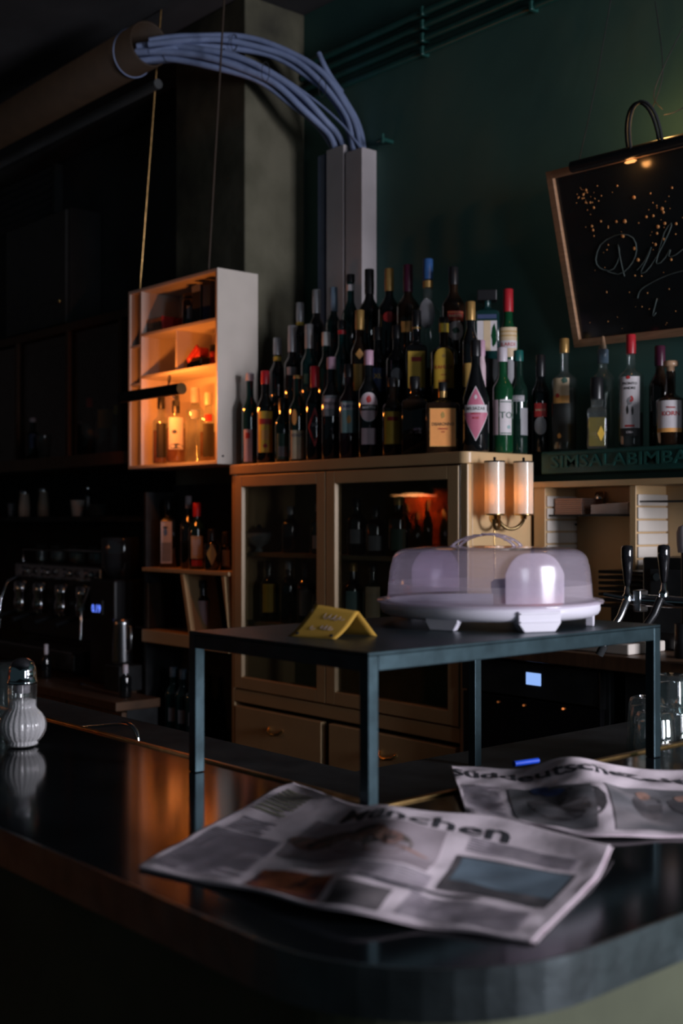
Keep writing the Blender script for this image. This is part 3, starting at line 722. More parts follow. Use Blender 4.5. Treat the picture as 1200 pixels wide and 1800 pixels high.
row2('bottle with gold neck foil and small yellow collar label', 827, 530, .026, v=2.800, glass='black_g', cap='c_gold', caph=.06, capr=.015, labels=[L('l_yellow', .56, .67, .030, shape='oval', R=.018), L('l_gold', .20, .42, .050)])
row2('tall green bottle with red foil and cream label beside chalkboard wall', 893, 508, .034, v=2.985, glass='emerald', cap='c_red', caph=.075, capr=.0165, labels=[L('l_cream', .44, .68, .064, bands=[(.30, .56, 1, 'l_white'), (.7, .74, 1, 'l_gold'), (.84, .88, 1, 'l_gold')], text=[('ILARDI', .016, .42, 'l_red')]), L('l_grey', .15, .42, .05)])
row2('slim pale pink bottle shaped like a figure near the riser edge', 846, 598, .014, v=2.800, glass='l_pinkpale', cap='c_pink', caph=.05, capr=.012, labels=[L('l_grey', .25, .4, .02)])
# back row
row3('silver-foiled bottle with yellow ring, leftmost of the back row', 527, 532, .031, glass='black_g', cap='c_silver', caph=.075, neck=('c_yellow', .72, .78))
row3('silver-foiled bottle second from left in the back row', 556, 509, .031, glass='black_g', cap='c_silver', caph=.09)
row3('blue-grey foiled bottle third from left in the back row', 586, 505, .031, glass='teal_g', cap='c_slate', caph=.09)
row3('clear-necked bottle with black cap and white neck label in the back row', 616, 482, .032, glass='teal_g', cap='c_black', caph=.03, neck=('l_white', .84, .90))
row3('all-black bottle in front of the white trunking', 649, 473, .039, glass='black_g', cap='c_black', caph=.09, capr=.017)
row3('dark bottle with gold neck foil in the back row', 684, 472, .041, glass='black_g', cap='c_gold', caph=.08, capr=.016, labels=[L('l_red', .48, .58, .045, shape='oval')])
row3('dark bottle with maroon neck foil in the back row', 717, 465, .041, glass='brown_g', cap='c_maroon', caph=.095, capr=.0165, labels=[L('l_orange', .36, .46, .05)])
row3('tallest clear round bottle with blue cap and round pale label', 752, 455, .045, glass='glass', cap='c_blue', caph=.07, capr=.0175, style='round', neck=('c_gold', .74, .80), labels=[L('l_grey', .36, .62, .055, dx=-.004, shape='oval')])
row3('dark cream-liqueur bottle with red and white oval label reading BAILEYS', 797, 469, .039, glass='brown_g', cap='c_black', caph=.06, capr=.016, labels=[L('l_white', .25, .44, .056, dx=.008, shape='oval', blobs=[(0, .5, .012, .010, 'l_green')]), L('l_red', .44, .54, .056, dx=.008, bands=[(.12, .18, 1, 'l_gold'), (.84, .9, 1, 'l_gold')], text=[('BAILEYS', .013, .5, 'l_cream')])])
row3('square clear bottle with oversized black square cap and green-white label', 856, 511, .03, v=2.875, glass='teal_g', cap='c_black', style='square', square=(.078, .06), caph=.03, capr=.014, wide_cap=(.062, .034), labels=[L('l_white', .12, .55, .062, bands=[(0, 1, .35, 'l_cream')], blobs=[(.022, .5, .008, .035, 'emerald')]), L('l_navy', .58, .64, .06)])

# ============================================================ WALL SCONCE on the cabinet side
sc = thing('wall_sconce', 'twin-tube brass wall sconce glowing orange on the side of the cream cabinet', 'wall lamp', (CU1, 2.76, CZ+.0))
su = -2.405
for px in (869, 920):
    p = at_u(px, 858, su); y = p.y; z0, z1 = CZ+.022, CZ+.175 if px < 900 else CZ+.178
    sg = obj('shade', MB().lathe([(.0295, z0), (.0295, z1)], (su, y, 0), n=36), 'shade_glass', sc)
    obj('top_disc', MB().lathe([(0, z1), (.031, z1), (.031, z1+.004), (.004, z1+.005), (.004, z1+.015), (0, z1+.016)], (su, y, 0), n=32), 'black', sc)
    obj('bottom_disc', MB().lathe([(0, z0), (.031, z0), (.031, z0-.004), (.010, z0-.006), (.009, z0-.016), (0, z0-.016)], (su, y, 0), n=32), 'brass', sc)
    obj('bulb', MB().lathe([(.001, CZ+.050), (.007, CZ+.056), (.009, CZ+.085), (.006, CZ+.110), (0, CZ+.114)], (su-.010, y, 0), n=16), 'bulb', sc)
    light('sconce_glow', 'POINT', (su-.016, y, CZ+.080), .090, WARM, .006)
    ym = 2.762; a = []
    for i in range(15):
        tt = math.pi*i/14; a.append((su+(CU1+.02-su)*(i/14), y+(ym-y)*(.5-.5*math.cos(tt)), z0-.016-.030*math.sin(tt)))
    obj('arm', MB().tube(a, .0055, 10), 'aged_brass', sc)
obj('wall_plate', MB().lathe([(0, 0), (.02, 0), (.02, .012), (0, .014)], n=24).shift(lambda v: (CU1+v.z, 2.762+v.x, CZ+.012+v.y)), 'brass', sc)
obj('supply_wire', MB().tube([(CU1+.002, 2.762, CZ-.01), (CU1+.003, 2.765, CZ-.12), (CU1+.002, 2.764, CZ-.6)], .0012, 6), 'brass', sc)

# ============================================================ CONTENTS OF THE CREAM CABINET
SA, SB = CZ-.115, CZ-.37
bw = thing('glass_bowl', 'small frosted glass sugar bowl on the left upper shelf inside the cabinet', 'bowl', tuple(at_v(455, 960, 2.712).xy)+(SA+.0006,))
obj('bowl', MB().lathe([(0, .0), (.02, .0), (.012, .01), (.012, .018), (.036, .032), (.047, .055), (.047, .072), (.044, .072), (.044, .056), (0, .03)], n=32), mat('milky_glass', (.25, .27, .27), .15), bw, True)
obj('lid', MB().lathe([(.048, .072), (.035, .083), (.012, .09), (.006, .1), (0, .104)], n=32), mat('smoky_glass', (.05, .05, .05), .08), bw, True)
GI = 'bottles inside the cream cabinet'
ci = [('dark bottle with faded yellow label on left lower cabinet shelf', 473, 986, SB, 'black_g', 'c_black', 'l_yellow', (.15, .62)),
      ('dark bottle with silver cap beside the yellow-label one in the cabinet', 508, 986, SB, 'black_g', 'c_silver', None, None),
      ('dark bottle with grey label in the left lower cabinet shelf', 538, 987, SB, 'black_g', 'c_black', 'l_grey', (.15, .55)),
      ('short dark bottle at right of the left lower cabinet shelf', 565, 1010, SB, 'black_g', 'c_black', 'l_grey', (.2, .5)),
      ('tall bottle on the left upper shelf behind the cabinet pane', 511, 890, SA, 'black_g', 'c_silver', None, None),
      ('slim bottle with pale label at right of the left upper cabinet shelf', 561, 885, SA, 'darkgreen', 'c_silver', 'l_white', (.10, .36)),
      ('dark bottle with white label at left of the right lower cabinet shelf', 620, 989, SB, 'black_g', 'c_gold', 'l_teal', (.12, .58)),
      ('dark green bottle with cream label in the right lower cabinet shelf', 655, 990, SB, 'darkgreen', 'c_black', 'l_cream', (.15, .66)),
      ('dark bottle on the right upper shelf next to the door stile', 627, 876, SA, 'black_g', 'c_black', 'l_grey', (.2, .45)),
      ('bottle with dull label on the right upper shelf inside the cabinet', 660, 890, SA, 'brown_g', 'c_black', 'l_grey', (.1, .4)),
      ('amber-capped bottle on the right upper shelf inside the cabinet', 700, 872, SA, 'brown_g', 'c_gold', 'l_green', (.1, .45))]
for lb, px, top, base, gm, cm, lm, lz in ci:
    put(lb, px, top, 2.735, base, .034, group=GI, glass=gm, cap=cm, caph=.03, labels=[L(lm, lz[0], lz[1], .052)] if lm else ())

# ============================================================ GREEN BEAM WITH CARVED LETTERS AND BOTTLES
BM0, BM1 = CZ+.147, CZ+.2165
bl = thing('lettered_beam', 'dark green painted beam with raised letters SIMSALABIMBAM under the right bottles', 'beam', (-1.6, 3.0, BM0))
bu0 = -2.44
obj('beam', MB().box(bu0, -.6, 2.952, VW-.002, BM0, BM1), 'green_gloss', bl, bevel=.004)
obj('moulding', MB().box(bu0+.03, -.6, 2.946, 2.952, BM1-.012, BM1-.004).box(bu0+.03, -.6, 2.946, 2.952, BM0+.002, BM0+.008), 'green_gloss', bl)
pL = at_v(968, 810, 2.95)
vs, fs = text_geo('SIMSALABIMBAM', .052, .003, .0006); mnx = min(v.x for v in vs)
obj('lettering', MB().add([(pL.x+(v.x-mnx)*1.43, 2.951-v.z, BM0+.034+v.y) for v in vs], fs), mat('green_letter_paint', (.02, .10, .085), .3), bl)
GB = 'bottles on the green lettered beam'
def rowb(label, px, top, r, v=3.005, **k): return put(label, px, top, v, BM1, r, group=GB, **k)
rowb('small dark bottle with brown oval label, first on the green beam', 950, 624, .029, v=2.995, glass='black_g', cap='c_black', caph=.07, labels=[L('l_grey', .18, .36, .042, shape='oval'), L('l_red', .36, .50, .042, text=[('BAILEYS', .009, .5, 'l_cream')])])
rowb('clear bottle with gold cap and painted fruit label on the beam', 992, 595, .040, glass='glass', cap='c_gold', caph=.045, capr=.0145, style='spirit', liquid=('clear_l', .9), labels=[L('l_black', .08, .42, .058, dx=-.010, blobs=[(-.006, .16, .006, .008, 'l_orange')]), L('l_cream', .42, .64, .054, dx=-.012, bands=[(0, .3, 1, 'l_orange')], blobs=[(.012, .9, .009, .009, 'l_green'), (-.010, .3, .007, .007, 'l_red')])])
rowb('clear bottle with grey pourer and cone tip behind the amber one', 1060, 590, .034, v=3.030, glass='glass', cap='pourer', style='spirit')
rowb('short clear bottle half filled with yellow liquor on the beam', 1049, 664, .030, v=2.962, glass='glass', cap='c_black', caph=.065, capr=.0195, style='square', square=(.058, .04), shoulder=.52, liquid=('yellow_l', .85), labels=[L('l_yellow', .10, .32, .022, dx=.012, shape='diamond')])
rowb('clear bottle with red foil and white label with dancing figure', 1109, 588, .038, glass='glass', cap='c_red', caph=.058, capr=.0145, style='spirit', liquid=('clear_l', .5), labels=[L('l_white', .17, .62, .062, dx=-.004, text=[('PRONTO', .0105, .86, 'l_black'), ('ANDRE', .0105, .77, 'l_black')], blobs=[(0, .52, .007, .012, 'l_grey'), (.005, .56, .006, .009, 'l_red'), (-.006, .35, .003, .013, 'l_black'), (.008, .33, .003, .013, 'l_black'), (-.004, .98, .006, .005, 'l_red')], bands=[(.02, .06, .45, 'l_red')]), L('l_black', .10, .165, .062, dx=-.004, text=[('OMA', .009, .5, 'l_white')])])
rowb('dark brown bottle behind the cork-stoppered bottle on the beam', 1160, 608, .032, v=3.055, glass='brown_g', cap='c_maroon', caph=.06)
rowb('squat cork-stoppered bottle with white label reading KORN on the beam', 1179, 634, .043, v=2.998, glass='brown_g', cap='cork', style='spirit', shoulder=.52, labels=[L('l_white', .15, .52, .085, bands=[(0, .13, 1, 'l_orange')], text=[('KORN', .018, .58, 'l_red'), ('Weizen', .008, .78, 'l_red')])])
rowb('dark bottle at the right picture edge on the beam', 1232, 600, .036, v=3.0, glass='darkgreen', cap='c_black', caph=.05)

# ============================================================ CREAM OPEN SHELF (right)
SV = 2.985 - .05
su_ = thing('open_shelf_unit', 'cream open shelf unit with notched sides under the green beam', 'shelf unit', (-1.7, 3.0, CZ-.36))
su0, su1, sz0, sz1 = -2.455, -1.1, CZ-.345, CZ+.122
obj('top_board', MB().box(su0, su1, SV-.01, VW-.004, sz1-.018, sz1), 'cream', su_, bevel=.002)
obj('back_board', MB().box(su0, su1, VW-.012, VW-.004, sz0, sz1-.018), 'cream', su_)
obj('side_board', MB().box(su0, su0+.045, SV, VW-.012, sz0, sz1-.018), 'cream', su_, bevel=.002)
dvx = at_v(1106, 900, SV).x
obj('divider', MB().box(dvx, dvx+.022, SV, VW-.012, sz0, sz1-.018), 'cream', su_, bevel=.002)
for x in (su0+.045, dvx+.022):
    for k in range(11):
        z = sz0+.01+k*.038
        if z > sz1-.05: break
        obj('notch_block', MB().box(x, x+.007, SV+.004, VW-.014, z, z+.033), 'white', su_, bevel=.002)
shz = CZ+.020
obj('thin_shelf', MB().box(su0+.053, dvx-.001, SV+.008, VW-.014, shz-.005, shz), 'matte', su_)
obj('thin_shelf', MB().box(dvx+.030, su1, SV+.008, VW-.014, CZ+.055, CZ+.059), 'matte', su_)
a = at_v(970, 890, SV+.03); b = at_v(1022, 890, SV+.03)
pb = thing('napkin_stack', 'stack of pinkish paper napkins at the left on the thin shelf', 'napkins', ((a.x+b.x)/2, 3.0, shz))
for k in range(8): obj('napkin', MB().box(a.x+.010+.001*(k % 3), b.x-.001*(k % 2), SV+.03, VW-.03, shz+.0005+k*.0063, shz+.006+k*.0063), mat('pink_paper', (.50, .32, .25), .9) if k == 0 else bpy.data.materials['pink_paper'], pb, bevel=.001)
a = at_v(1036, 890, SV+.02); b = at_v(1102, 890, SV+.02)
pb = thing('envelope_stack', 'stack of white paper slips at the right on the thin shelf', 'papers', ((a.x+b.x)/2, 3.0, shz))
for k in range(7): obj('slip', MB().obox(((a.x+b.x)/2, SV+.075, shz+.0035+k*.0045), ((b.x-a.x)/2-.001*(k % 3), 0, .0006*k), (0, .05, 0), (0, 0, .0019)), 'l_white', pb)
p = at_v(1039, 895, SV+.10)
js = thing('spice_shaker', 'small glass shaker with chrome lid between the two paper stacks', 'shaker', (p.x, SV+.145, shz+.0004))
obj('glass_jar', MB().lathe([(0, 0), (.017, 0), (.018, .01), (.0165, .055)], n=24), 'tumbler', js, True)
obj('lid', MB().lathe([(.0178, .050), (.0178, .062), (.013, .071), (0, .073)], n=24), 'chrome', js, True)
tag(obj('screw_hook', MB().tube([at_v(1012, 922, VW-.012), at_v(1012, 922, VW-.03)], .004, 8), 'matte'), 'small dark screw in the cream shelf back board', 'screw')

# ============================================================ BACK WORKTOP, FRIDGE, CUTTING BOARD, TAPS
wt = thing('back_worktop', 'dark brown back worktop above the wine fridge', 'worktop', (-1.7, 2.8, 0))
obj('slab', MB().box(-2.44, -.4, 2.56, VW-.004, CZ-.385, CZ-.347), 'brown', wt, bevel=.003)
obj('end_panel', MB().box(-1.90, -.4, 2.64, VW-.004, 0, CZ-.385), 'matte', wt)
fu0, fu1 = at_v(812, 1200, 2.62).x, at_v(1062, 1200, 2.62).x
fr = thing('wine_fridge', 'black under-counter wine fridge with small blue-white display', 'fridge', ((fu0+fu1)/2, 2.85, 0))
obj('body', MB().box(fu0, fu1, 2.64, VW-.02, .08, CZ-.392), 'matte', fr)
fd = obj('door', MB().box(fu0+.004, fu1-.012, 2.618, 2.638, .12, CZ-.50), mat('dark_tinted_door', (.010, .010, .012), .06, coat=1), fr, bevel=.003)
obj('control_panel', MB().box(fu0+.004, fu1-.012, 2.614, 2.638, CZ-.494, CZ-.400), 'matte', fr, bevel=.003)
a = at_v(924, 1181, 2.613); b = at_v(950, 1206, 2.613)
obj('display', MB().box(a.x, b.x, 2.6115, 2.6145, b.z, a.z), 'display', fr, bevel=.0015)
obj('trim_edge', MB().box(fu1-.012, fu1-.009, 2.612, 2.638, CZ-.50, CZ-.400), 'chrome_s', fr)
for k, px in enumerate((885, 930, 999)):
    p = at_v(px, 1232+k*6, 2.64)
    obj('indicator', MB().lathe([(0, 0), (.003, 0), (.003, .004), (0, .005)], n=10).shift(lambda v, p=p: (p.x+v.x, 2.6165-v.z, p.z+.0+v.y)), lamp_mat('amber_led_%d' % k, (1, .3, .08), (.15, .3, .8)[k]), fr)
a = at_z(1000, 1140, CZ-.347)
cb = thing('cutting_board', 'pale cutting board lying on the back worktop left of the taps', 'cutting board', (-1.98, 2.70, CZ-.3465))
cx1 = at_v(1104, 1150, 2.60).x
obj('board', MB().box(cx1-.42, cx1, 2.60, 2.765, CZ-.3463, CZ-.318), 'white', cb, True and False, bevel=.004)
obj('rubber_foot', MB().lathe([(0, CZ-.3469), (.006, CZ-.3469), (.006, CZ-.3460), (0, CZ-.3460)], (cx1-.03, 2.63, 0), n=10), 'matte', cb)
# stack of black ribbed trays
ta = at_v(1058, 1060, 2.80); tb_ = at_v(1120, 1060, 2.80)
tr = thing('tray_stack', 'stack of black ribbed trays behind the first beer tap', 'trays', ((ta.x+tb_.x)/2, 2.88, CZ-.346))
obj('base_block', MB().box(ta.x, tb_.x, 2.84, 2.93, CZ-.3465, CZ-.245), 'matte', tr)
for k in range(7): obj('tray', MB().box(ta.x-.03, tb_.x, 2.82, 2.93, CZ-.245+k*.016, CZ-.236+k*.016), 'black', tr, bevel=.002)
# draught tower
def tap(px, ztop, label, bx):
    p = at_v(px, 1060, 2.50); x = p.x; y = 2.50
    return x, y
dt = thing('draught_tower', 'chrome draught beer tower with black tap handles at the right', 'beer tap', (-1.66, 2.60, CZ-.347))
tz = CZ-.199
x0 = at_v(1128, 1060, 2.56).x
obj('cross_pipe', MB().tube([(x0-.01, 2.56, tz), (x0+.35, 2.56, tz)], .015, 20), 'chrome', dt)
obj('end_block', MB().box(x0-.016, x0+.006, 2.542, 2.578, tz-.028, tz+.026), 'chrome_s', dt, bevel=.003)
obj('column', MB().lathe([(.03, CZ-.346), (.03, CZ-.34), (.02, CZ-.335), (.02, tz)], (x0+.16, 2.56, 0), n=24), 'chrome', dt)
obj('side_pipe', MB().tube([(x0-.01, 2.56, tz), (x0-.045, 2.545, tz+.004), (x0-.095, 2.53, tz+.012)], [.007, .0055, .005], 12), 'chrome', dt)
obj('ball_joint', MB().lathe([(0, -.013), (.009, -.010), (.013, 0), (.009, .010), (0, .013)], (x0-.022, 2.552, tz), n=20), 'chrome', dt)
def hnd(px, pz0, ztop, vv):
    b = at_v(px, pz0, vv); t_ = at_v(px, ztop, vv); h = t_.z-b.z
    mt = obj('tap_body', MB().lathe([(0, b.z-.045), (.011, b.z-.045), (.013, b.z-.036), (.011, b.z-.031), (.012, b.z-.024), (.008, b.z-.018), (.0055, b.z+.002), (0, b.z+.002)], (b.x, vv, 0), n=22), 'chrome', dt)
    obj('tap_handle', MB().lathe([(.006, b.z), (.009, b.z+.01), (.0155, b.z+h*.70), (.0155, b.z+h*.93), (.013, t_.z-.002), (0, t_.z)], (b.x, vv, 0), n=24), mat('black_gloss_plastic', (.01, .01, .012), .08, coat=.8), dt)
    return b
b = hnd(1102, 1030, 958, 2.535)
obj('spout', MB().tube([(b.x, 2.53, b.z-.04), (b.x+.004, 2.50, b.z-.075), (b.x-.012, 2.47, b.z-.125), (b.x-.020, 2.462, b.z-.150)], [.010, .009, .009, .009], 14), 'chrome_s', dt)
obj('spout_tip', MB().tube([(b.x-.018, 2.463, b.z-.146), (b.x-.028, 2.456, b.z-.170)], .0105, 14), 'matte', dt)
b2 = hnd(1166, 1024, 957, 2.56)
obj('spout', MB().tube([(b2.x, 2.545, b2.z-.04), (b2.x, 2.52, b2.z-.075), (b2.x-.03, 2.50, b2.z-.13)], .010, 14), 'black', dt)
# dark machine behind the taps and white paddle
a = at_v(1128, 1000, 2.78)
mc = thing('black_machine', 'black boxy bar machine behind the beer taps', 'machine', (a.x+.15, 2.9, CZ-.346))
obj('housing', MB().box(a.x, a.x+.34, 2.78, 3.04, CZ-.3464, CZ-.098), 'black', mc, bevel=.006)
obj('front_plate', MB().box(a.x+.03, a.x+.30, 2.772, 2.78, CZ-.30, CZ-.13), 'matte', mc, bevel=.002)
obj('knob', MB().tube([(a.x+.06, 2.772, CZ-.15), (a.x+.06, 2.758, CZ-.15)], .01, 14), 'chrome_s', mc)
p = at_v(1202, 970, 2.66)
pd = thing('white_paddle', 'white rounded paddle handle at the right picture edge', 'paddle', (p.x, 2.66, CZ-.08))
obj('blade', MB().lathe([(0, 0), (.018, 0), (.021, .02), (.022, .05), (.017, .065), (0, .072)], n=26, sy=.45), 'l_white', pd, True)
obj('stem', MB().tube([(0, 0, -.1825), (0, 0, .002)], .008, 12), 'black', pd, True)
obj('holder', MB().lathe([(0, -.266), (.025, -.266), (.025, -.18), (.01, -.18), (0, -.18)], n=20), 'black', pd, True)

# ============================================================ GLASSES drying behind the inner edge
GG = 'tumblers drying upside down behind the bar edge'
gz = CT-.07
for k, (px, py, d_, h, lb) in enumerate([(1150, 1240, 1.985, .116, 'upside-down tumbler nearest the rack leg'), (1184, 1238, 2.05, .116, 'upside-down tumbler right of the one at the rack leg'), (1180, 1200, 2.22, .148, 'taller upside-down tumbler behind the front pair'), (1216, 1235, 2.12, .118, 'upside-down tumbler at the right picture edge'), (1136, 1232, 2.14, .118, 'upside-down tumbler partly hidden by the rack leg')]):
    p = at_d(px, py, d_)
    g = thing('tumbler', lb, 'glass', (p.x, p.y, gz+.0005), group=GG)
    obj('glass_wall', MB().lathe([(.036, 0), (.037, .003), (.034, h*.5), (.031, h-.012), (.028, h-.002), (.024, h), (0, h-.004), (0, h-.012), (.026, h-.016), (.031, h*.5), (.035, .004), (.036, 0)], n=96, flute=(10, .018)), 'tumbler', g, True)

# ============================================================ WHITE HANGING SHELF BOX
BU_1, BV0, BV1 = -3.70, 2.606, 2.796
BU_0 = -4.337; BZ0, BZ1 = CZ+.214, CZ+.949
wb = thing('hanging_shelf', 'white wooden shelf box hung left of the bottles, lit orange inside', 'shelf', ((BU_0+BU_1)/2, 2.7, BZ0))
tt = .014
obj('side_board', MB().box(BU_1-tt, BU_1, BV0, BV1, BZ0, BZ1), 'white', wb, bevel=.002)
obj('side_board', MB().box(BU_0, BU_0+tt, BV0, BV1, BZ0, BZ1), 'white', wb, bevel=.002)
obj('top_board', MB().box(BU_0+tt, BU_1-tt, BV0, BV1, BZ1-tt, BZ1), 'white', wb, bevel=.002)
obj('bottom_board', MB().box(BU_0+tt, BU_1-tt, BV0, BV1, BZ0, BZ0+tt), 'white', wb, bevel=.002)
obj('back_board', MB().box(BU_0+tt, BU_1-tt, BV1-.006, BV1, BZ0+tt, BZ1-tt), 'white', wb)
dvd = -4.245
obj('divider', MB().box(dvd-.006, dvd+.006, BV0+.003, BV1-.006, BZ0+tt, BZ1-tt), 'white', wb, bevel=.001)
z1_, z2_ = CZ+.752, CZ+.580
for z in (z1_, z2_): obj('shelf_board', MB().box(dvd+.006, BU_1-tt, BV0+.003, BV1-.006, z, z+.012), 'white', wb, bevel=.001)
for z in (CZ+.712, CZ+.555): obj('shelf_board', MB().box(BU_0+tt, dvd-.006, BV0+.003, BV1-.006, z, z+.010), 'white', wb, bevel=.001)
xm = at_v(303, 610, 2.61).x
obj('divider', MB().box(xm-.005, xm+.005, BV0+.02, BV1-.006, z2_+.012, z1_), 'white', wb, bevel=.001)
tag(obj('shelf_screw', MB().tube([(BU_1, 2.63, BZ0+.03), (BU_1+.004, 2.63, BZ0+.03)], .004, 8), 'matte'), 'small dark screw low on the side of the white shelf box', 'screw')
for lb, px, pt, x in (('thin slanting hanging rod left of the pair above the white shelf', 282, (245, 500), 0), ('thin rusty hanging rod right of the pair above the white shelf', 396, (366, 474), 1)):
    b_ = at_v(pt[0], pt[1], 2.63); t_ = at_v(px, 150, 2.63); t_.z = 3.518; b_.z = BZ1
    tag(obj('hanging_rod', MB().tube([b_, t_], .004, 8), 'brass_edge' if x == 0 else 'duct'), lb, 'rod', 'hanging rods of the white shelf')
GW = 'bottles in the orange-lit shelf box'
def roww(label, px, top, r, v=2.70, **k): return put(label, px, top, v, BZ0+tt, r, group=GW, **k)
roww('clear bottle with black cap and dark label in the lit shelf box', 283, 697, .035, v=2.652, glass='glass', cap='c_black', caph=.05, style='spirit', liquid=('orange_l', .8), labels=[L('l_black', .10, .60, .040)])
roww('clear bottle with white label and dark wave motif in the lit shelf box', 309, 704, .040, v=2.66, glass='glass', cap='c_black', caph=.05, style='spirit', liquid=('orange_l', .9), labels=[L('l_white', .22, .72, .062, blobs=[(-.006, .55, .010, .008, 'l_navy'), (0, .10, .028, .010, 'l_navy')])])
roww('tall clear bottle with white cap in the lit shelf box', 343, 682, .037, v=2.70, glass='glass', cap='c_white', caph=.06, capr=.018, style='tall', labels=[L('l_blue', .58, .70, .036, inner='l_grey')])
roww('clear bottle with red and black labels at right of the lit shelf box', 366, 690, .037, v=2.71, glass='glass', cap='c_lid', caph=.05, style='spirit', liquid=('amber_l', .7), labels=[L('l_black', .08, .55, .045), L('l_red', .58, .68, .03)])
# small things on the box's upper shelves
p = at_v(276, 570, 2.66)
ob = thing('biscuit_tin', 'long dark floral tin on the top shelf of the white box', 'tin', (p.x, 2.68, z1_+.0125))
obj('tin_body', MB().box(-.025, .075, -.05, .05, 0, .058), blotch('floral_tin', [(.03, .02, .02), (.15, .08, .05), (.30, .16, .08), (.05, .03, .04)], 60, .5), ob, True, bevel=.004)
obj('tin_end', MB().box(.076, .083, -.05, .05, 0, .060), 'l_red', ob, True, bevel=.001)
p = at_v(329, 535, 2.66)
ob = thing('storage_jar', 'dark storage jar with pale oval label on the top shelf of box', 'jar', (p.x, 2.68, z1_+.0125), face_cam(p.x, 2.68))
obj('jar_body', MB().lathe([(0, 0), (.036, 0), (.038, .004), (.038, .105), (.03, .113), (0, .113)], n=26), 'brown_g', ob, True)
obj('lid', MB().lathe([(.034, .113), (.034, .132), (0, .134)], n=26), 'c_black', ob, True)
obj('label', MB().add([(math.sin(a)*.0387, -math.cos(a)*.0387, z) for a in (-.5, -.25, 0, .25, .5) for z in (.03, .08)], [(2*i, 2*i+2, 2*i+3, 2*i+1) for i in range(4)]), 'l_grey', ob, True)
p = at_v(352, 520, 2.66)
ob = thing('box', 'dark cardboard box beside the storage jar on the top shelf', 'box', (p.x, 2.69, z1_+.0125))
obj('carton', MB().box(-.028, .028, -.05, .05, 0, .15), 'l_black', ob, True, bevel=.002); obj('flap', MB().box(-.028, .028, -.052, -.05, .125, .15), 'l_grey', ob, True)
p = at_v(371, 520, 2.66)
ob = thing('box', 'tall navy blue carton at the right end of the top shelf', 'box', (p.x, 2.69, z1_+.0125))
obj('carton', MB().box(-.030, .022, -.05, .05, 0, .155), 'l_navy', ob, True, bevel=.002); obj('lid_flap', MB().box(-.030, .022, -.052, -.05, .14, .155), 'l_black', ob, True)
p = at_v(344, 620, 2.66)
ob = thing('toy_figurine', 'small red and black toy car on the middle shelf of the box', 'toy', (p.x, 2.68, z2_+.0125))
obj('toy_body', MB().box(-.045, .045, -.03, .03, .012, .045), 'c_black', ob, True, bevel=.008)
obj('toy_cabin', MB().box(-.02, .03, -.025, .025, .045, .085), 'l_red', ob, True, bevel=.008)
obj('toy_arm', MB().obox((.0, -.034, .06), (.035, 0, .025), (0, .004, 0), (-.006, 0, .008)), 'l_red', ob, True, bevel=.002)
for x in (-.028, .028): obj('wheel', MB().tube([(x, -.035, .014), (x, .035, .014)], .0135, 16), 'c_black', ob, True)
obj('headlamp', MB().lathe([(0, -.008), (.007, 0), (0, .008)], (-.02, -.034, .04), n=12), 'l_orange', ob, True)
p = at_v(371, 625, 2.66)
ob = thing('tea_tin', 'small red tin with dark lid right of the toy in the box', 'tin', (p.x, 2.68, z2_+.0125))
obj('tin_body', MB().lathe([(0, 0), (.022, 0), (.022, .06), (0, .06)], n=22), 'l_red', ob, True); obj('lid', MB().lathe([(.0225, .06), (.0225, .085), (0, .087)], n=22), 'c_black', ob, True)
p = at_v(237, 620, 2.66)
ob = thing('small_bottle', 'small dark bottle in the narrow left compartment of the box', 'bottle', ((BU_0+tt+dvd)/2, 2.68, CZ+.5655), group=None)
obj('glass_body', MB().lathe([(0, 0), (.026, 0), (.027, .06), (.012, .09), (.011, .12)], n=22), 'brown_g', ob, True); obj('cap', MB().lathe([(.013, .105), (.013, .128), (0, .129)], n=16), 'c_black', ob, True)
# picture light over the box
LV = 2.43
e1 = at_v(318, 683, LV); e0 = at_v(213, 700, LV); zz = e1.z
pl = thing('picture_light', 'black tube picture light with brass end in front of the white shelf box', 'lamp', (e1.x-.2, LV, zz))
obj('tube_shade', MB().tube([(e0.x, LV, zz), (e1.x, LV, zz)], .021, 24), 'black', pl)
obj('end_cap', MB().tube([(e1.x, LV, zz), (e1.x+.004, LV, zz)], .0213, 24), 'brass', pl)
cxm = at_v(266, 660, LV).x
arc = [(cxm-.01+.085*math.cos(math.radians(a)), LV+(BV0-LV)*(a+20)/220*.96, zz+.01+.062*math.sin(math.radians(a))) for a in range(-20, 205, 9)]
obj('bracket', MB().tube(arc, .0028, 8), 'black', pl)
obj('mount_plate', MB().box(cxm-.11, cxm-.08, BV0-.003, BV0-.0005, zz-.03, zz+.02), 'black', pl)
light('picture_light_glow', 'AREA', ((e0.x+e1.x)/2+.02, LV+.024, zz-.012), 4.6, (1, .25, .035), (.34, .02), ((e0.x+e1.x)/2+.05, LV+.27, zz-.02))

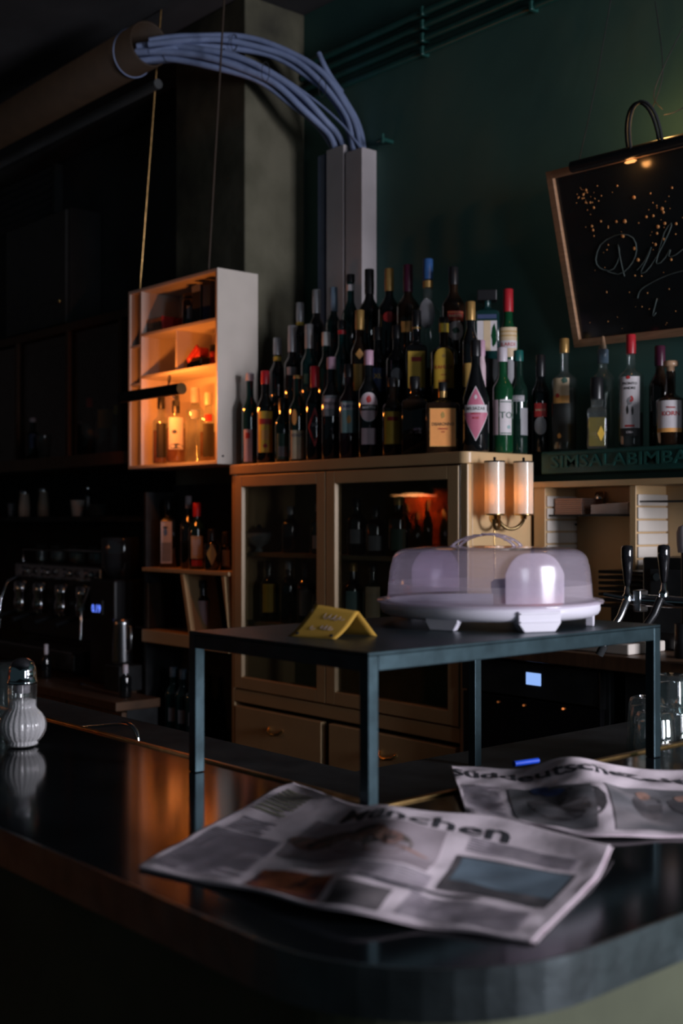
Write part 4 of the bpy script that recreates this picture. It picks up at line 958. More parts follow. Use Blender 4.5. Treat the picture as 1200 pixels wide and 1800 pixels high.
# ============================================================ CHALKBOARD with picture light
b0 = at_v(1013, 610, 3.065); t0_ = Vector((b0.x, 2.925, CZ+1.08)); W_ = .78
up_ = (t0_-b0); H_ = up_.length; up_.normalize(); rt = Vector((1, 0, -.022)).normalized(); nn = up_.cross(rt).normalized()
if nn.y > 0: nn = -nn
ch = thing('chalkboard', 'wood-framed chalkboard leaning forward on the green wall at upper right', 'chalkboard', b0+rt*W_/2)
fw = .024
def bp(x, y, n_=0): return b0+rt*x+up_*y+nn*n_
obj('board', MB().obox(bp(W_/2, H_/2, -.004), rt*(W_/2-.006), up_*(H_/2-.006), nn*.004), 'board', ch)
for c, hx, hy in (((fw/2, H_/2), fw/2, H_/2), ((W_-fw/2, H_/2), fw/2, H_/2), ((W_/2, fw/2), W_/2-fw, fw/2), ((W_/2, H_-fw/2), W_/2-fw, fw/2)):
    obj('frame_bar', MB().obox(bp(c[0], c[1], .001), rt*hx, up_*hy, nn*.011), 'wood', ch, bevel=.0015)
def chalk(strokes, r=.0016):
    mb = MB()
    for st in strokes:
        pts = [cr1([Vector((x, y, 0)) for x, y in st], i/30) for i in range(31)]
        mb.tube([bp(v.x, v.y, .001) for v in pts], r, 5)
    return mb
def cp(px, py):
    r = ray(px, py); n = nn; d = (b0-Vector((0, 0, CZ))).dot(n)/r.dot(n); P = Vector((0, 0, CZ))+r*d-b0
    return (P.dot(rt), P.dot(up_))
wr = [[(1100, 482), (1095, 460), (1089, 425), (1092, 445), (1080, 470), (1060, 470), (1050, 455), (1060, 425), (1090, 408), (1115, 412), (1122, 435), (1112, 460), (1092, 478), (1070, 474)],
      [(1122, 470), (1135, 455), (1148, 428), (1140, 450), (1128, 475), (1140, 470), (1160, 440), (1180, 400), (1184, 385), (1172, 400), (1160, 440), (1156, 458), (1168, 452), (1182, 430), (1178, 445), (1192, 440), (1215, 420)],
      [(1122, 520), (1128, 505), (1150, 490), (1175, 478), (1200, 470), (1230, 466)],
      [(1150, 540), (1156, 520), (1148, 550), (1154, 545)]]
obj('chalk_writing', chalk([[cp(*p_) for p_ in st] for st in wr]), 'chalk', ch)
# raised specks on the board, coloured orange to imitate lamp glints
rd = random.Random(11); mb = MB()
spots = [(1119, 341, 4), (1087, 385, 3), (1102, 384, 4.5), (1098, 410, 4.5), (1140, 375, 3), (1152, 373, 3), (1168, 360, 4), (1170, 366, 3), (1160, 392, 4), (1172, 386, 3.4), (1158, 404, 3), (1124, 452, 4), (1118, 432, 4), (1170, 414, 3.5), (1155, 424, 3.2), (1182, 450, 3), (1192, 386, 3), (1060, 385, 2.5), (1046, 401, 3), (1044, 394, 3), (1048, 361, 3), (1035, 330, 3), (1030, 338, 3), (1042, 352, 2.6), (1034, 352, 2.4), (1028, 345, 2), (1055, 322, 1.6), (1090, 321, 2.4), (1148, 333, 2), (1118, 480, 2), (1186, 322, 2.6)]
spots += [(1020+rd.gauss(12, 9), 340+rd.gauss(0, 12), rd.uniform(.8, 1.8)) for _ in range(18)]
spots += [(rd.uniform(1030, 1230), rd.uniform(330, 575), rd.uniform(.7, 1.8)) for _ in range(60)]
for px, py, rr in spots:
    x, y = cp(px, py); r_ = rr*3.75/F*.8
    n = 8
    for (ra, ha), (rb, hb2) in (((1, 0), (.7, .35)), ((.7, .35), (.05, .5))):
        vs = [bp(x+r_*ra*math.cos(2*math.pi*k/n), y+r_*ra*math.sin(2*math.pi*k/n), .0002+r_*ha) for k in range(n)]+[bp(x+r_*rb*math.cos(2*math.pi*k/n), y+r_*rb*math.sin(2*math.pi*k/n), .0002+r_*hb2) for k in range(n)]
        mb.add(vs, [(k, (k+1) % n, n+(k+1) % n, n+k) for k in range(n)], True)
o = obj('painted_glints', mb, 'droplet', ch); o['kind'] = 'stuff'
# lamp on the board
gxb = cp(1130, 300)[0]
pl = thing('picture_light', 'long black picture light with strap bracket clipped above the chalkboard', 'lamp', bp(.30, H_, .06))
a0, a1 = bp(.135, H_-.008, .055), bp(.76, H_-.008, .055)
obj('tube_shade', MB().tube([a0, a1], .017, 20), 'black', pl)
obj('reflector', MB().obox(bp(.45, H_-.020, .046), rt*.30, up_*.004, nn*.016), 'black', pl)
obj('lit_bulb', MB().lathe([(0, -.022), (.009, -.012), (.010, .012), (0, .022)], n=14).shift(lambda v: bp(gxb+v.z, H_-.031+v.x*.5, .036+v.y*.6)), 'lamp_strip', pl)
for s in (0, .045):
    arc = []
    for k in range(17):
        an = math.pi*k/16; arc.append(bp(.335+s*.4+.052*(1-math.cos(an)), H_-.005+.125*math.sin(an)**.8, .055+.01*s/.045))
    obj('strap_bracket', MB().tube(arc, .0045, 8), 'matte', pl)
lp = bp(gxb, H_-.040, .040)
light('board_lamp_glow', 'POINT', lp, .16, (1, .42, .12), .012)
lp2 = bp(.30, H_+.055, .03)
light('board_lamp_up_glow', 'POINT', bp(.40, H_+.085, -.005), 1.0, (1, .52, .16), .02)
# hanging wires
wires = [[(1018, 282, 2.95), (1045, 160, 3.02), (1075, -5, 3.06)], [(1148, 188, 2.96), (1166, 120, 3.0), (1153, 0, 3.04)], [(1165, 190, 2.96), (1150, 165, 2.97), (1170, 110, 2.99), (1202, 45, 3.02)], [(1168, 200, 2.96), (1185, 196, 2.97), (1212, 182, 3.0)]]
wl = ['thin dark wire running up from the left end of the chalkboard', 'thin wire rising straight from the chalkboard lamp bracket', 'thin wire crossing from the lamp bracket to the upper right', 'short wire leaving the lamp bracket to the right']
for w_, lb in zip(wires, wl):
    pts = [at_v(*x) for x in w_]
    tag(obj('hanging_wire', MB().tube([cr1(pts, i/20) for i in range(21)], .0016, 6), 'matte'), lb, 'wire', 'wires of the chalkboard and lamp')

# ============================================================ PIPES ON THE WALL, TRUNKING, CABLES
for k in range(4):
    zt = CZ+1.84-.048*k; v = VW-.022
    pp = thing('wall_pipe', ['topmost', 'second from top', 'third from top', 'lowest'][k]+' of the green-painted pipes along the top of the green wall', 'pipe', (-2.4, v, zt), group='green pipes along the wall top')
    pp['group'] = 'green pipes along the wall top'
    obj('pipe', MB().tube([(-3.78, v, zt), (-.6, v, zt)], .013 if k else .016, 12), 'green_gloss', pp)
    for px in (746, 938):
        x = at_v(px, 50, v).x
        obj('clamp', MB().box(x-.008, x+.008, v-.018, v+.020, zt-.017, zt+.017), 'green_gloss', pp, bevel=.004)
def trunk_(x0, x1, v0, ztop, lb, m='trunk'):
    t_ = thing('cable_trunking', lb, 'cable trunking', ((x0+x1)/2, (v0+VW)/2, CTOP+.2), group='vertical cable trunking beside the pillar')
    zb = CTOP-.6
    obj('channel', MB().box(x0, x1, v0+.004, VW-.002, zb, ztop), m, t_, bevel=.001)
    obj('cover', MB().box(x0-.001, x1+.001, v0, v0+.004, zb, ztop-.002), m, t_, bevel=.001)
trunk_(-3.448, -3.357, 3.022, CZ+1.405, 'broad white plastic cable trunking rising beside the green wall')
trunk_(-3.560, -3.462, 3.022, CZ+1.440, 'white plastic cable trunking left of the broad one')
trunk_(-3.640, -3.602, 3.045, CZ+1.440, 'slim grey trunking in the corner by the pillar', 'cable')
# brown duct
dv, dz, dr_ = 2.52, CZ+1.865, .088
du1 = at_v(262, 96, dv).x
dd = thing('duct_pipe', 'wide brown duct pipe under the ceiling at upper left', 'duct', (du1, dv, dz))
seg = MB()
ring = []
for i in range(2):
    x = -7.5 if i == 0 else du1
    ring += [(x, dv+dr_*math.cos(2*math.pi*k/32), dz+dr_*math.sin(2*math.pi*k/32)) for k in range(32)]
rin = [(x, dv+(y-dv)*.92, dz+(z-dz)*.92) for x, y, z in ring]
seg.add(ring+rin, [(k, (k+1) % 32, 32+(k+1) % 32, 32+k) for k in range(32)]+[(64+(k+1) % 32, 64+k, 96+k, 96+(k+1) % 32) for k in range(32)]+[(32+k, 32+(k+1) % 32, 96+(k+1) % 32, 96+k) for k in range(32)], True)
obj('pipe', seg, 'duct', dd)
obj('wire_tie', MB().tube([(du1-.12+.02*math.sin(a), dv+(dr_+.003)*math.cos(a), dz+(dr_+.003)*math.sin(a)) for a in [2*math.pi*k/30 for k in range(31)]], .0025, 6), 'cable', dd)
tag(obj('thin_pipe', MB().tube([(-7.5, 2.60, dz-.12), (-4.1, 2.60, dz-.12)], .02, 12), 'wall_dark'), 'thin dark pipe running below the brown duct', 'pipe')
# cables
starts = Vector((du1-.05, dv, dz))
cbt = thing('cable_bundle', 'tied bundle of pale cables arching from the duct to the white trunking', 'cables', at_v(606, 262, 3.05))
def cable(pp_, lb, r=.0118):
    pts = [at_v(*x) for x in pp_]; q = [cr1(pts, i/44) for i in range(45)]
    obj('cable', MB().tube(q, r, 10), 'cable', cbt)
tops = [('outermost', 0), ('second', 1), ('third', 2), ('fourth', 3), ('fifth', 4), ('sixth', 5), ('seventh', 6), ('innermost', 7)]
def bundle(center, vs_, offs, radii, names, where):
    C_ = [at_v(x, y, v) for (x, y), v in zip(center, vs_)]
    N_ = 48; cp_ = [cr1(C_, i/N_) for i in range(N_+1)]
    tg_ = [(cp_[min(N_, i+1)]-cp_[max(0, i-1)]).normalized() for i in range(N_+1)]
    for k, ((a, b), r, nm_) in enumerate(zip(offs, radii, names)):
        q = []
        for i in range(N_+1):
            t_ = tg_[i]; f = i/N_
            e2 = Vector((.12, .99, 0)); e2 = (e2-t_*e2.dot(t_)).normalized(); e1 = e2.cross(t_).normalized()
            if e1.z < 0: e1 = -e1
            sw = .0025*math.sin(7*f*math.pi+k*2.1)
            q.append(cp_[i]+e1*(a+sw)+e2*(b+sw*.6))
        obj('cable', MB().tube(q, r, 10), 'cable', cbt)
vlow = (2.50, 2.58, 2.70, 2.82, 2.92, 3.02, 3.055)
bundle(((240, 92), (300, 90), (392, 106), (470, 136), (532, 184), (580, 232), (598, 268)), vlow,
       [(.028, 0), (.0, -.012), (-.026, 0), (.004, .016), (-.022, .026)], [.0125, .0135, .0125, .0115, .011],
       ['uppermost', 'frontmost', 'lowest', 'hidden inner', 'rear lowest'], 'lower bundle')
bundle(((262, 78), (330, 70), (416, 72), (498, 94), (566, 140), (612, 205), (628, 268)), (2.52, 2.62, 2.76, 2.88, 2.97, 3.04, 3.06),
       [(.022, 0), (.0, -.010), (-.022, 0), (.014, .022)], [.0110, .0120, .0115, .0105],
       ['topmost', 'frontmost', 'lowest', 'rear'], 'upper bundle')
def cable(pp_, lb, r=.0118):
    pts = [at_v(*x) for x in pp_]; q = [cr1(pts, i/44) for i in range(45)]
    obj('cable', MB().tube(q, r, 10), 'cable', cbt)
cable([(395, 84, 2.72), (440, 104, 2.78), (480, 124, 2.84), (545, 168, 2.95), (600, 216, 3.02), (636, 262, 3.05)], 'thin cable crossing diagonally from upper to lower bundle', .005)
cable([(560, 92, 3.0), (568, 110, 3.0), (582, 135, 3.02), (600, 160, 3.04)], 'short loose cable end right of the upper bundle', .011)
for (px, py, v, r_) in ((293, 88, 2.57, .038), (466, 124, 2.76, .036), (411, 72, 2.74, .03), (566, 152, 2.93, .035)):
    c = at_v(px, py, v)
    obj('cable_tie', MB().tube([c+Vector((.004*math.sin(a), r_*.5*math.cos(a), r_*math.sin(a))) for a in [2*math.pi*k/20 for k in range(21)]], .0014, 6), 'matte', cbt)
p = at_v(662, 240, 3.02)
hk = tag(obj('wall_hook', MB().tube([(p.x, VW, p.z), (p.x, 3.05, p.z)], .008, 8).tube([(p.x-.03, 3.05, p.z), (p.x+.006, 3.05, p.z)], .006, 8).tube([(p.x, 3.05, p.z-.014), (p.x, 3.05, p.z+.02)], .007, 8), 'green_gloss'), 'green-painted valve stub on the wall above the trunking', 'hook')

# ============================================================ MIDDLE SHELF (between pillar and cabinet)
mu0, mu1, mv0, mv1 = -4.285, -3.676, 2.64, 2.795
ms = thing('back_bar_shelf', 'dark back-bar shelf with slanted cream partitions left of the cabinet', 'shelf', ((mu0+mu1)/2, 2.72, .3))
Z1, Z2 = CZ-.190, CZ-.445
obj('upper_board', MB().box(mu0, mu1, mv0, mv1, Z1-.016, Z1), 'cream', ms, bevel=.002)
obj('lower_board', MB().box(mu0, mu1, mv0, mv1, Z2-.05, Z2), 'cream', ms, bevel=.002)
obj('back_board', MB().box(mu0, mu1, mv1, mv1+.004, .3, CZ+.15), 'matte', ms)
obj('side_board', MB().box(mu0-.014, mu0, mv0+.02, mv1, .3, CZ+.12), 'matte', ms)
for px0, px1 in ((316, 331), (388, 402)):
    a = at_v(px0, 1008, mv0); b_ = at_v(px1, 1100, mv0); w = .020
    vs = []
    for y in (mv0+.002, mv1-.002):
        vs += [(a.x, y, Z1-.0165), (a.x+w, y, Z1-.0165), (min(b_.x+w, mu1), y, Z2+.0005), (b_.x, y, Z2+.0005)]
    obj('partition', MB().add(vs, [(3, 2, 1, 0), (4, 5, 6, 7), (0, 1, 5, 4), (1, 2, 6, 5), (2, 3, 7, 6), (3, 0, 4, 7)]), 'cream', ms)
GM = 'bottles on the back-bar shelf'
def rowm(label, px, top, r, base=Z1, v=2.72, **k): return put(label, px, top, v, base, r, group=GM, **k)
rowm('pale bottle at left end of the middle back shelf', 272, 898, .030, v=2.735, glass='brown_g', cap='c_black', labels=[L('l_gold', .1, .55, .014, dx=-.018)])
rowm('square blue-edged gin bottle with tall white label', 295, 876, .030, glass='black_g', cap='c_black', style='square', square=(.068, .06), capr=.016, shoulder=.66, labels=[L('l_white', .06, .66, .044, dx=-.006, blobs=[(-.004, .75, .008, .016, 'l_blue'), (-.004, .86, .01, .004, 'l_black')], bands=[(.04, .5, .9, 'l_grey')])])
rowm('dark bottle with white cap on the middle back shelf', 331, 872, .031, glass='black_g', cap='c_white', caph=.05, capr=.013)
rowm('dark bottle with red cap and cream-framed label on middle shelf', 346, 884, .033, v=2.70, glass='darkgreen', cap='c_red', caph=.055, labels=[L('l_cream', .16, .50, .050, inner='l_white', isc=.7), L('l_red', .05, .14, .045)])
rowm('dark bottle with triangular tan label on middle shelf', 372, 930, .028, v=2.68, glass='black_g', cap='c_black', style='spirit', labels=[L('l_gold', .12, .66, .040, shape='diamond')])
rowm('dark bottle with grey label next to the cream cabinet', 397, 935, .026, v=2.745, glass='black_g', cap='c_black', labels=[L('l_grey', .10, .52, .03)])
rowm('pale-bodied dark-necked bottle in the slanted compartment', 357, 1020, .026, base=Z2, glass='black_g', cap='c_black', caph=.03, style='spirit', labels=[L('l_pinkpale', .04, .62, .048)])
bx = thing('wooden_box', 'open orange wooden box tilted in the left slanted compartment', 'box', (at_v(290, 1060, 2.72).x-.035, 2.72, Z2+.001))
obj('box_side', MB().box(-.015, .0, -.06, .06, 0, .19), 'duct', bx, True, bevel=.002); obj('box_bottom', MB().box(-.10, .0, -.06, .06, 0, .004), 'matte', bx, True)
for k, px in enumerate((305, 322, 340)):
    put(['leftmost', 'middle', 'rightmost'][k]+' of three dark bottles low on the floor-side rack behind the rack leg', px, 1172+4*k, 2.70, CZ-.86, .034, group='bottles low behind the bar', glass='teal_g', cap='c_slate', caph=.04, labels=[L('l_grey', .2, .4, .04)])
obj('low_board', MB().box(mu0, mu1, mv0-.02, mv1, CZ-.88, CZ-.86), 'matte', ms)

# ============================================================ LEFT BACK BAR
lb_ = thing('back_bar_cupboard', 'dark glass-fronted back-bar cupboard at far left', 'cupboard', (-5.4, 2.9, .8))
LU0, LU1 = -7.3, -4.345
zS = CZ+.297
obj('shelf_board', MB().box(LU0, LU1-.05, 2.65, VW-.004, zS-.055, zS), 'brown', lb_, bevel=.003)
obj('back_board', MB().box(LU0, LU1, VW-.03, VW-.004, zS, CZ+1.0), 'matte', lb_)
obj('top_board', MB().box(LU0, LU1-.05, 2.86, VW-.004, CZ+.93, CZ+.97), 'brown', lb_, bevel=.003)
for x in (LU0+.1, -6.5, -5.9, -5.35, -4.85, -4.40): obj('post', MB().box(x, x+.03, 2.86, 2.88, zS, CZ+.93), 'brown', lb_, bevel=.002)
obj('pane', MB().box(LU0+.13, -4.43, 2.885, 2.888, zS+.02, CZ+.92), 'pane', lb_)
zK = CZ+.022
obj('cup_shelf', MB().box(LU0, LU1-.05, 2.72, VW-.004, zK-.025, zK), 'matte', lb_, bevel=.003)
obj('lower_back', MB().box(LU0, LU1, VW-.03, VW-.004, .765, zS-.055), 'matte', lb_)
# in the cupboard: amber things
for k, (px, top, r, cm, lm) in enumerate(((157, 700, .04, 'c_red', None), (185, 700, .05, 'c_black', 'l_gold'), (205, 712, .03, 'c_yellow', None))):
    pt = at_v(px, top, 2.96)
    bottle(['dim bottle with red cap behind the dark cupboard pane', 'dim bottle with brown label behind the dark cupboard pane', 'dim bottle with yellow cap behind the dark cupboard pane'][k], (pt.x, 2.96, zS+.0006), pt.z-zS, r, 'brown_g', cm, group='bottles behind the dark cupboard pane', labels=[L(lm, .5, .8, .08)] if lm else ())
p = at_v(57, 735, 2.76); bottle('small dark bottle with pale cap on the dark shelf at far left', (p.x, p.y, zS+.0006), p.z-zS, .030, 'black_g', 'c_white', caph=.02, style='spirit', labels=[L('l_navy', .3, .62, .03)], group=None)
p = at_v(77, 746, 2.76); g = thing('tumbler', 'clear tumbler beside the small bottle on the dark shelf', 'glass', (p.x, p.y, zS+.0006))
obj('glass_wall', MB().lathe([(0, .003), (.028, .003), (.034, .118), (.036, .120), (.036, .116), (.030, 0), (0, 0)], n=32), mat('smoked_glass', (.05, .06, .06), .05, coat=1), g, True)
# on the cup shelf
def shaker(px, top, r, lb, m):
    p = at_v(px, top, 2.80); h = p.z-zK; t_ = thing('sugar_shaker', lb, 'sugar shaker', (p.x, p.y, zK+.0006), group='sugar shakers on the dark cup shelf')
    obj('jar_body', MB().lathe([(0, 0), (r, 0), (r, h*.35), (r*.75, h*.75), (r*.72, h*.82)], n=26), m, t_, True)
    obj('lid', MB().lathe([(r*.76, h*.80), (r*.78, h*.9), (r*.4, h), (0, h)], n=26), 'chrome_s', t_, True)
M['mug'] = mat('stoneware', (.50, .38, .30), .6); M['mug2'] = mat('dull_stoneware', (.26, .21, .16), .6)
shaker(43, 858, .030, 'left of the two sugar-filled shakers on the cup shelf', 'mug'); shaker(76, 853, .028, 'right of the two sugar-filled shakers on the cup shelf', 'mug2')
p = at_v(22, 876, 2.82); g = thing('cup', 'dim grey cup left of the shakers on the cup shelf', 'cup', (p.x, p.y, zK+.0006)); obj('cup_body', MB().lathe([(0, 0), (.022, 0), (.026, .07), (.024, .07), (.02, .004), (0, .004)], n=24), 'l_grey', g, True)
p = at_v(136, 879, 2.80); g = thing('cup', 'white handleless cup on the dark cup shelf', 'cup', (p.x, p.y, zK+.0006))
obj('cup_body', MB().lathe([(0, 0), (.026, 0), (.034, .074), (.036, .076), (.033, .076), (.024, .004), (0, .004)], n=30), 'white', g, True)
GP = 'plates stacked on the dark cup shelf'
for k in range(6):
    p = at_v(171, 890, 2.82)
    tag(obj('plate', MB().lathe([(0, 0), (.03, 0), (.055, .007), (.056, .008), (.030, .003), (0, .003)], (p.x, p.y, zK+.0006+k*.0095), n=30), mat('dim_china_%d' % k, (.09, .11, .11), .3)), ['lowest', 'second from bottom', 'third from bottom', 'fourth from bottom', 'fifth from bottom', 'topmost'][k]+' of the stacked plates on the dark cup shelf', 'plate', GP)
p = at_v(155, 852, 2.93); bottle('narrow bottle with shiny cap behind the cup and plates', (p.x, p.y, zK+.0006), p.z-zK, .018, 'black_g', 'chrome', caph=.022, capr=.010, style='tall', labels=[L('l_white', .30, .62, .012)])
# left worktop with coffee machine, grinder
zL = CZ-.700
lw = thing('left_worktop', 'dark worktop with brown cupboards under the coffee machine at left', 'worktop', (-5.6, 2.8, 0))
obj('slab', MB().box(LU0, -4.08, 2.40, 2.60, zL-.035, zL).box(LU0, LU1-.02, 2.60, VW-.004, zL-.035, zL), 'brown', lw, bevel=.003)
for k in range(6):
    x = -4.10-k*.45
    d_ = obj('cupboard_door', MB().box(x-.44, x, 2.438, 2.459, .12, zL-.045), 'brown', lw, bevel=.003)
    obj('handle', MB().tube([(x-.40, 2.437, zL-.12), (x-.40, 2.42, zL-.12), (x-.30, 2.42, zL-.12), (x-.30, 2.437, zL-.12)], .005, 8), 'brass', d_)
obj('carcass', MB().box(LU0, -4.10, 2.46, 2.60, .10, zL-.035).box(LU0, LU1-.02, 2.60, VW-.004, .10, zL-.035), 'matte', lw)
cmx = at_v(75, 1060, 2.68)
cm_ = thing('coffee_machine', 'dark chrome espresso machine glinting at far left', 'coffee machine', (cmx.x, 2.8, zL+.0005))
hx = .44
obj('body', MB().box(-hx, hx, -.02, .22, .13, .50), 'black', cm_, True, bevel=.02)
obj('drip_base', MB().box(-hx, hx, -.20, .22, .03, .11), 'black', cm_, True, bevel=.01)
obj('drip_grid', MB().box(-hx+.02, hx-.02, -.19, -.03, .1105, .115), 'chrome_s', cm_, True)
obj('back_column', MB().box(-hx+.04, hx-.04, 0, .2, .11, .13), 'black', cm_, True)
obj('cup_rail', MB().tube([(-hx+.02, -.01, .50), (-hx+.02, -.01, .56), (hx-.02, -.01, .56), (hx-.02, -.01, .50)], .006, 10), 'chrome', cm_, True)
obj('top_panel', MB().box(-hx+.01, hx-.01, -.055, -.02, .42, .49), 'chrome_s', cm_, True, bevel=.01)
for x in (-.3, -.1, .12, .32):
    gh = obj('group_head', MB().lathe([(0, .27), (.036, .27), (.038, .30), (.030, .34), (.036, .36), (.036, .40), (0, .41)], (x, -.08, 0), n=24), 'chrome', cm_, True)
    obj('portafilter', MB().tube([(x, -.08, .262), (x+.015, -.15, .255), (x+.03, -.24, .235)], [.012, .009, .013], 12), 'black', gh, True)
    obj('portafilter_basket', MB().lathe([(.034, .255), (.034, .27)], (x, -.08, 0), n=20), 'chrome', gh, True)
    obj('knob', MB().lathe([(0, -.018), (.014, -.012), (.018, 0), (.014, .012), (0, .018)], (x+.06, -.075, .455), n=16), 'chrome', gh, True)
    obj('pressure_gauge', MB().tube([(x-.04, -.055, .455), (x-.04, -.066, .455)], .022, 20), 'chrome', gh, True)
for x in (-.41, .41):
    obj('steam_wand', MB().tube([(x, -.05, .42), (x, -.10, .40), (x, -.14, .30), (x+.01, -.15, .17)], .006, 10), 'chrome', cm_, True)
for k in range(9):
    x = -.38+k*.095
    p = (cmx.x+x, 2.8+.07+.03*(k % 2), zL+.5005)
    g = thing('espresso_cup', ['first', 'second', 'third', 'fourth', 'fifth', 'sixth', 'seventh', 'eighth', 'ninth'][k]+' glass from the left on top of the espresso machine', 'glass', p, group='glasses on top of the espresso machine')
    obj('glass_wall', MB().lathe([(.026, 0), (.029, .045), (.024, .085), (.020, .088), (0, .088)], n=24), 'tumbler', g, True)
# grinder / machine with blue digits
gx = at_v(178, 1070, 2.62)
gr = thing('coffee_grinder', 'black coffee grinder with blue digital display', 'coffee grinder', (gx.x, 2.72, zL+.0005))
obj('body', MB().box(-.10, .11, -.10, .10, .0, .45), 'black', gr, True, bevel=.01)
obj('hopper', MB().lathe([(.05, .45), (.085, .50), (.09, .62), (.085, .63), (0, .63)], (0, 0, 0), n=28), mat('smoked_hopper', (.02, .022, .025), .12, coat=.7), gr, True)
dg = obj('display_panel', MB().box(-.075, .02, -.108, -.10, .30, .36), 'matte', gr, True)
obj('digits', text_mb('0.19', .045, lambda x, y, z: (-.026+x, -.1095, .322+y), bold=.0015), 'display2', dg, True)
# steel jug on the grinder's right
p = at_v(215, 1160, 2.60)
jg = thing('steel_pitcher', 'satin steel pitcher right of the coffee grinder', 'pitcher', (p.x, 2.60, zL+.0005))
hj = at_v(215, 1088, 2.60).z-zL
obj('stand', MB().box(-.06, .06, -.05, .06, 0, hj-.19), 'matte', jg, True, bevel=.004)
obj('pitcher_body', MB().lathe([(0, hj-.189), (.040, hj-.189), (.043, hj-.17), (.036, hj-.02), (.038, hj), (.034, hj), (0, hj-.01)], n=32), 'chrome_s', jg, True)
obj('handle', MB().tube([(.036, 0, hj-.02), (.07, 0, hj-.03), (.07, 0, hj-.12), (.040, 0, hj-.14)], .005, 8), 'chrome_s', jg, True)
# knock box drawer front & small things on worktop
p = at_v(253, 1195, 2.56); bottle('short dark bottle with white cap at the right end of left worktop', (p.x-.04, 2.50, zL+.0006), .13, .024, 'black_g', 'c_white', caph=.035, capr=.011)
p = at_v(94, 1160, 2.58); bottle('small dark bottle with white cap in front of the espresso machine', (p.x, 2.545, zL+.0006), .15, .022, 'black_g', 'c_white', caph=.045, capr=.009)
p = at_v(160, 1185, 2.58); g = thing('spoon', 'small shiny spoon lying on the left worktop', 'spoon', (p.x, 2.54, zL+.0006))
obj('spoon_bowl', MB().lathe([(0, 0), (.012, .002), (.016, .006)], n=20, sy=.7), 'chrome', g, True); obj('spoon_handle', MB().tube([(.014, 0, .005), (.06, 0, .006), (.10, 0, .003)], .0022, 8), 'chrome', g, True)
# wall vent at the far left
vt = thing('air_vent', 'dark louvred air vent high on the far left wall', 'vent', (at_v(50, 350, VW-.02).x, VW-.02, at_v(50, 390, VW-.02).z))
a = at_v(-10, 350, VW-.04); b_ = at_v(98, 350, VW-.04); zt_, zb_ = at_v(50, 308, VW-.04).z, at_v(50, 392, VW-.04).z
obj('frame_bar', MB().box(a.x, a.x+.03, VW-.05, VW-.002, zb_, zt_), 'wall_dark', vt); obj('frame_bar', MB().box(b_.x-.03, b_.x, VW-.05, VW-.002, zb_, zt_), 'wall_dark', vt)
for k in range(6):
    z = zb_+(zt_-zb_)*(k+.5)/6
    obj('slat', MB().obox(((a.x+b_.x)/2, VW-.03, z), ((b_.x-a.x)/2-.03, 0, 0), (0, .02, -.012), (0, .003, .005)), mat('vent_slat_paint', (.09, .10, .11), .6) if k == 0 else bpy.data.materials['vent_slat_paint'], vt)
a = at_v(8, 390, 2.9); b_ = at_v(116, 390, 2.9)
ub = thing('wall_cabinet', 'dull dark wall cabinet below the vent at far left', 'cabinet', ((a.x+b_.x)/2, 3.0, CZ+.98))
obj('carcass', MB().box(a.x, b_.x, 2.92, VW-.004, CZ+.98, at_v(60, 388, 2.92).z), 'wall_dark', ub, bevel=.004)
obj('door', MB().box(a.x+.01, b_.x-.01, 2.90, 2.918, CZ+.99, at_v(60, 388, 2.92).z-.01), mat('grey_door', (.06, .065, .065), .6), ub, bevel=.004)
obj('knob', MB().lathe([(0, -.012), (.012, 0), (0, .012)], (b_.x-.05, 2.888, CZ+1.1), n=12), 'brass', ub)

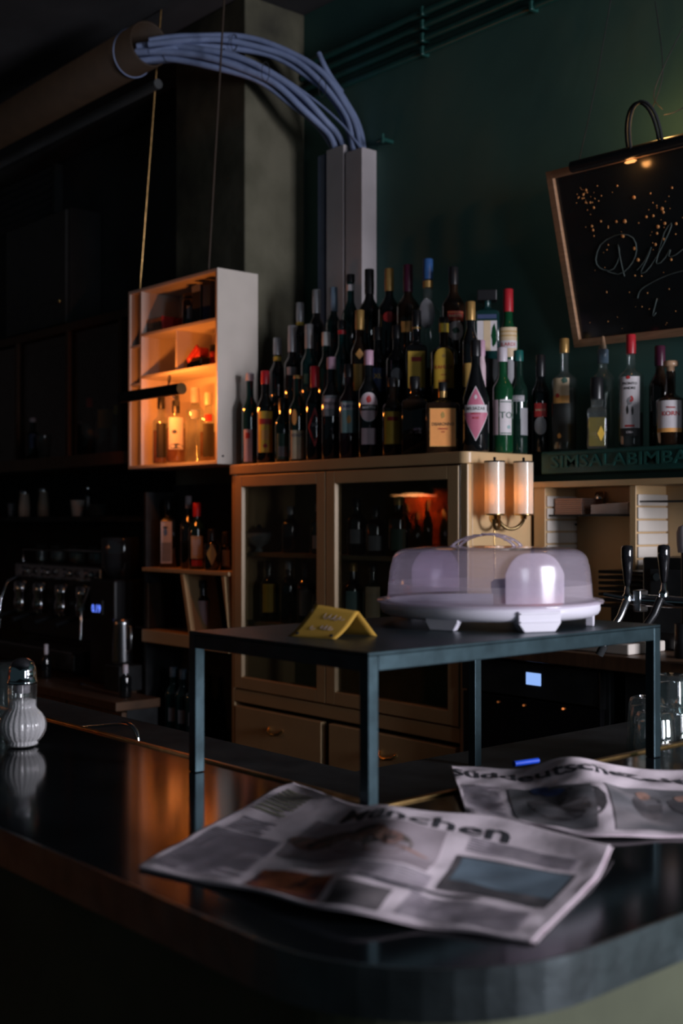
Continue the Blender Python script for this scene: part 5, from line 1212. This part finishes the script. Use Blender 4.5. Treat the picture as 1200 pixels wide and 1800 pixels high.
# ============================================================ THE ROOM SEEN ONLY IN THE CABINET'S GLASS
def mir(px, py, d):
    r = ray(px, py)*d; return Vector((r.x, 2*(CV0+.010)-r.y, CZ+r.z))
p = mir(727, 868, 7.6)
pn2 = thing('pendant_lamp', 'warm pendant lamp hanging in the seating area, mirrored in the cabinet glass', 'lamp', p)
obj('shade', MB().lathe([(.13, 0), (.125, .02), (.08, .08), (.03, .11), (.02, .13)], n=36), 'brass', pn2, True)
obj('glow_disc', MB().lathe([(0, .008), (.120, .008), (.118, .004), (0, .004)], n=36), 'lampglow', pn2, True)
obj('cord', MB().tube([(0, 0, .12), (0, 0, 3.51-p.z)], .004, 6), 'black', pn2, True)
light('pendant_glow', 'AREA', p-Vector((0, 0, .01)), 3.5, (1, .42, .16), (.22, .22), p-Vector((0, 0, 1)))
# red lit alcove added on the unseen wall for the orange pane reflection
ax = -7.54
al = thing('added_alcove', 'red-orange lit wall alcove with bottles, added for the reflection in the cabinet glass', 'alcove', (ax, -2.19, 1.15))
obj('back_panel', MB().box(ax, ax+.01, -2.62, -1.78, 1.17, 1.74), blotch('alcove_mottled_glow', [(.10, .012, .004), (.45, .07, .012), (.9, .22, .04)], 6, .7), al)  # mottled colour makes the mirrored glow uneven
obj('frame_board', MB().box(ax, ax+.20, -2.64, -2.62, 1.15, 1.76), 'brown', al)
obj('frame_board', MB().box(ax, ax+.20, -1.78, -1.76, 1.15, 1.76), 'brown', al)
obj('frame_board', MB().box(ax, ax+.20, -2.62, -1.78, 1.74, 1.76), 'brown', al)
obj('frame_board', MB().box(ax, ax+.20, -2.62, -1.78, 1.15, 1.17), 'brown', al)
light('added_alcove_glow', 'AREA', (ax+.10, -2.2, 1.735), 16.0, WARM, (.10, .7), (ax+.06, -2.2, 1.2))  # added lamp, feeds the orange reflection in the panes
for k, (yy, hh, rr_) in enumerate(((-2.50, .52, .10), (-2.33, .40, .05), (-2.12, .47, .05), (-1.99, .36, .045), (-1.87, .44, .045))):  # bottles added as dark shapes in the mirrored glow
    b_ = MB().lathe([(0, 0), (rr_, 0), (rr_, hh*.55), (rr_*.4, hh*.75), (rr_*.4, hh), (0, hh)], (ax+.13, yy, 1.1705), n=18)
    tag(obj('bottle', b_, 'black_g'), ['widest', 'second', 'third', 'shortest', 'last'][k]+' dark bottle added as a silhouette in the red-lit alcove', 'bottle', 'added bottles in the lit alcove')
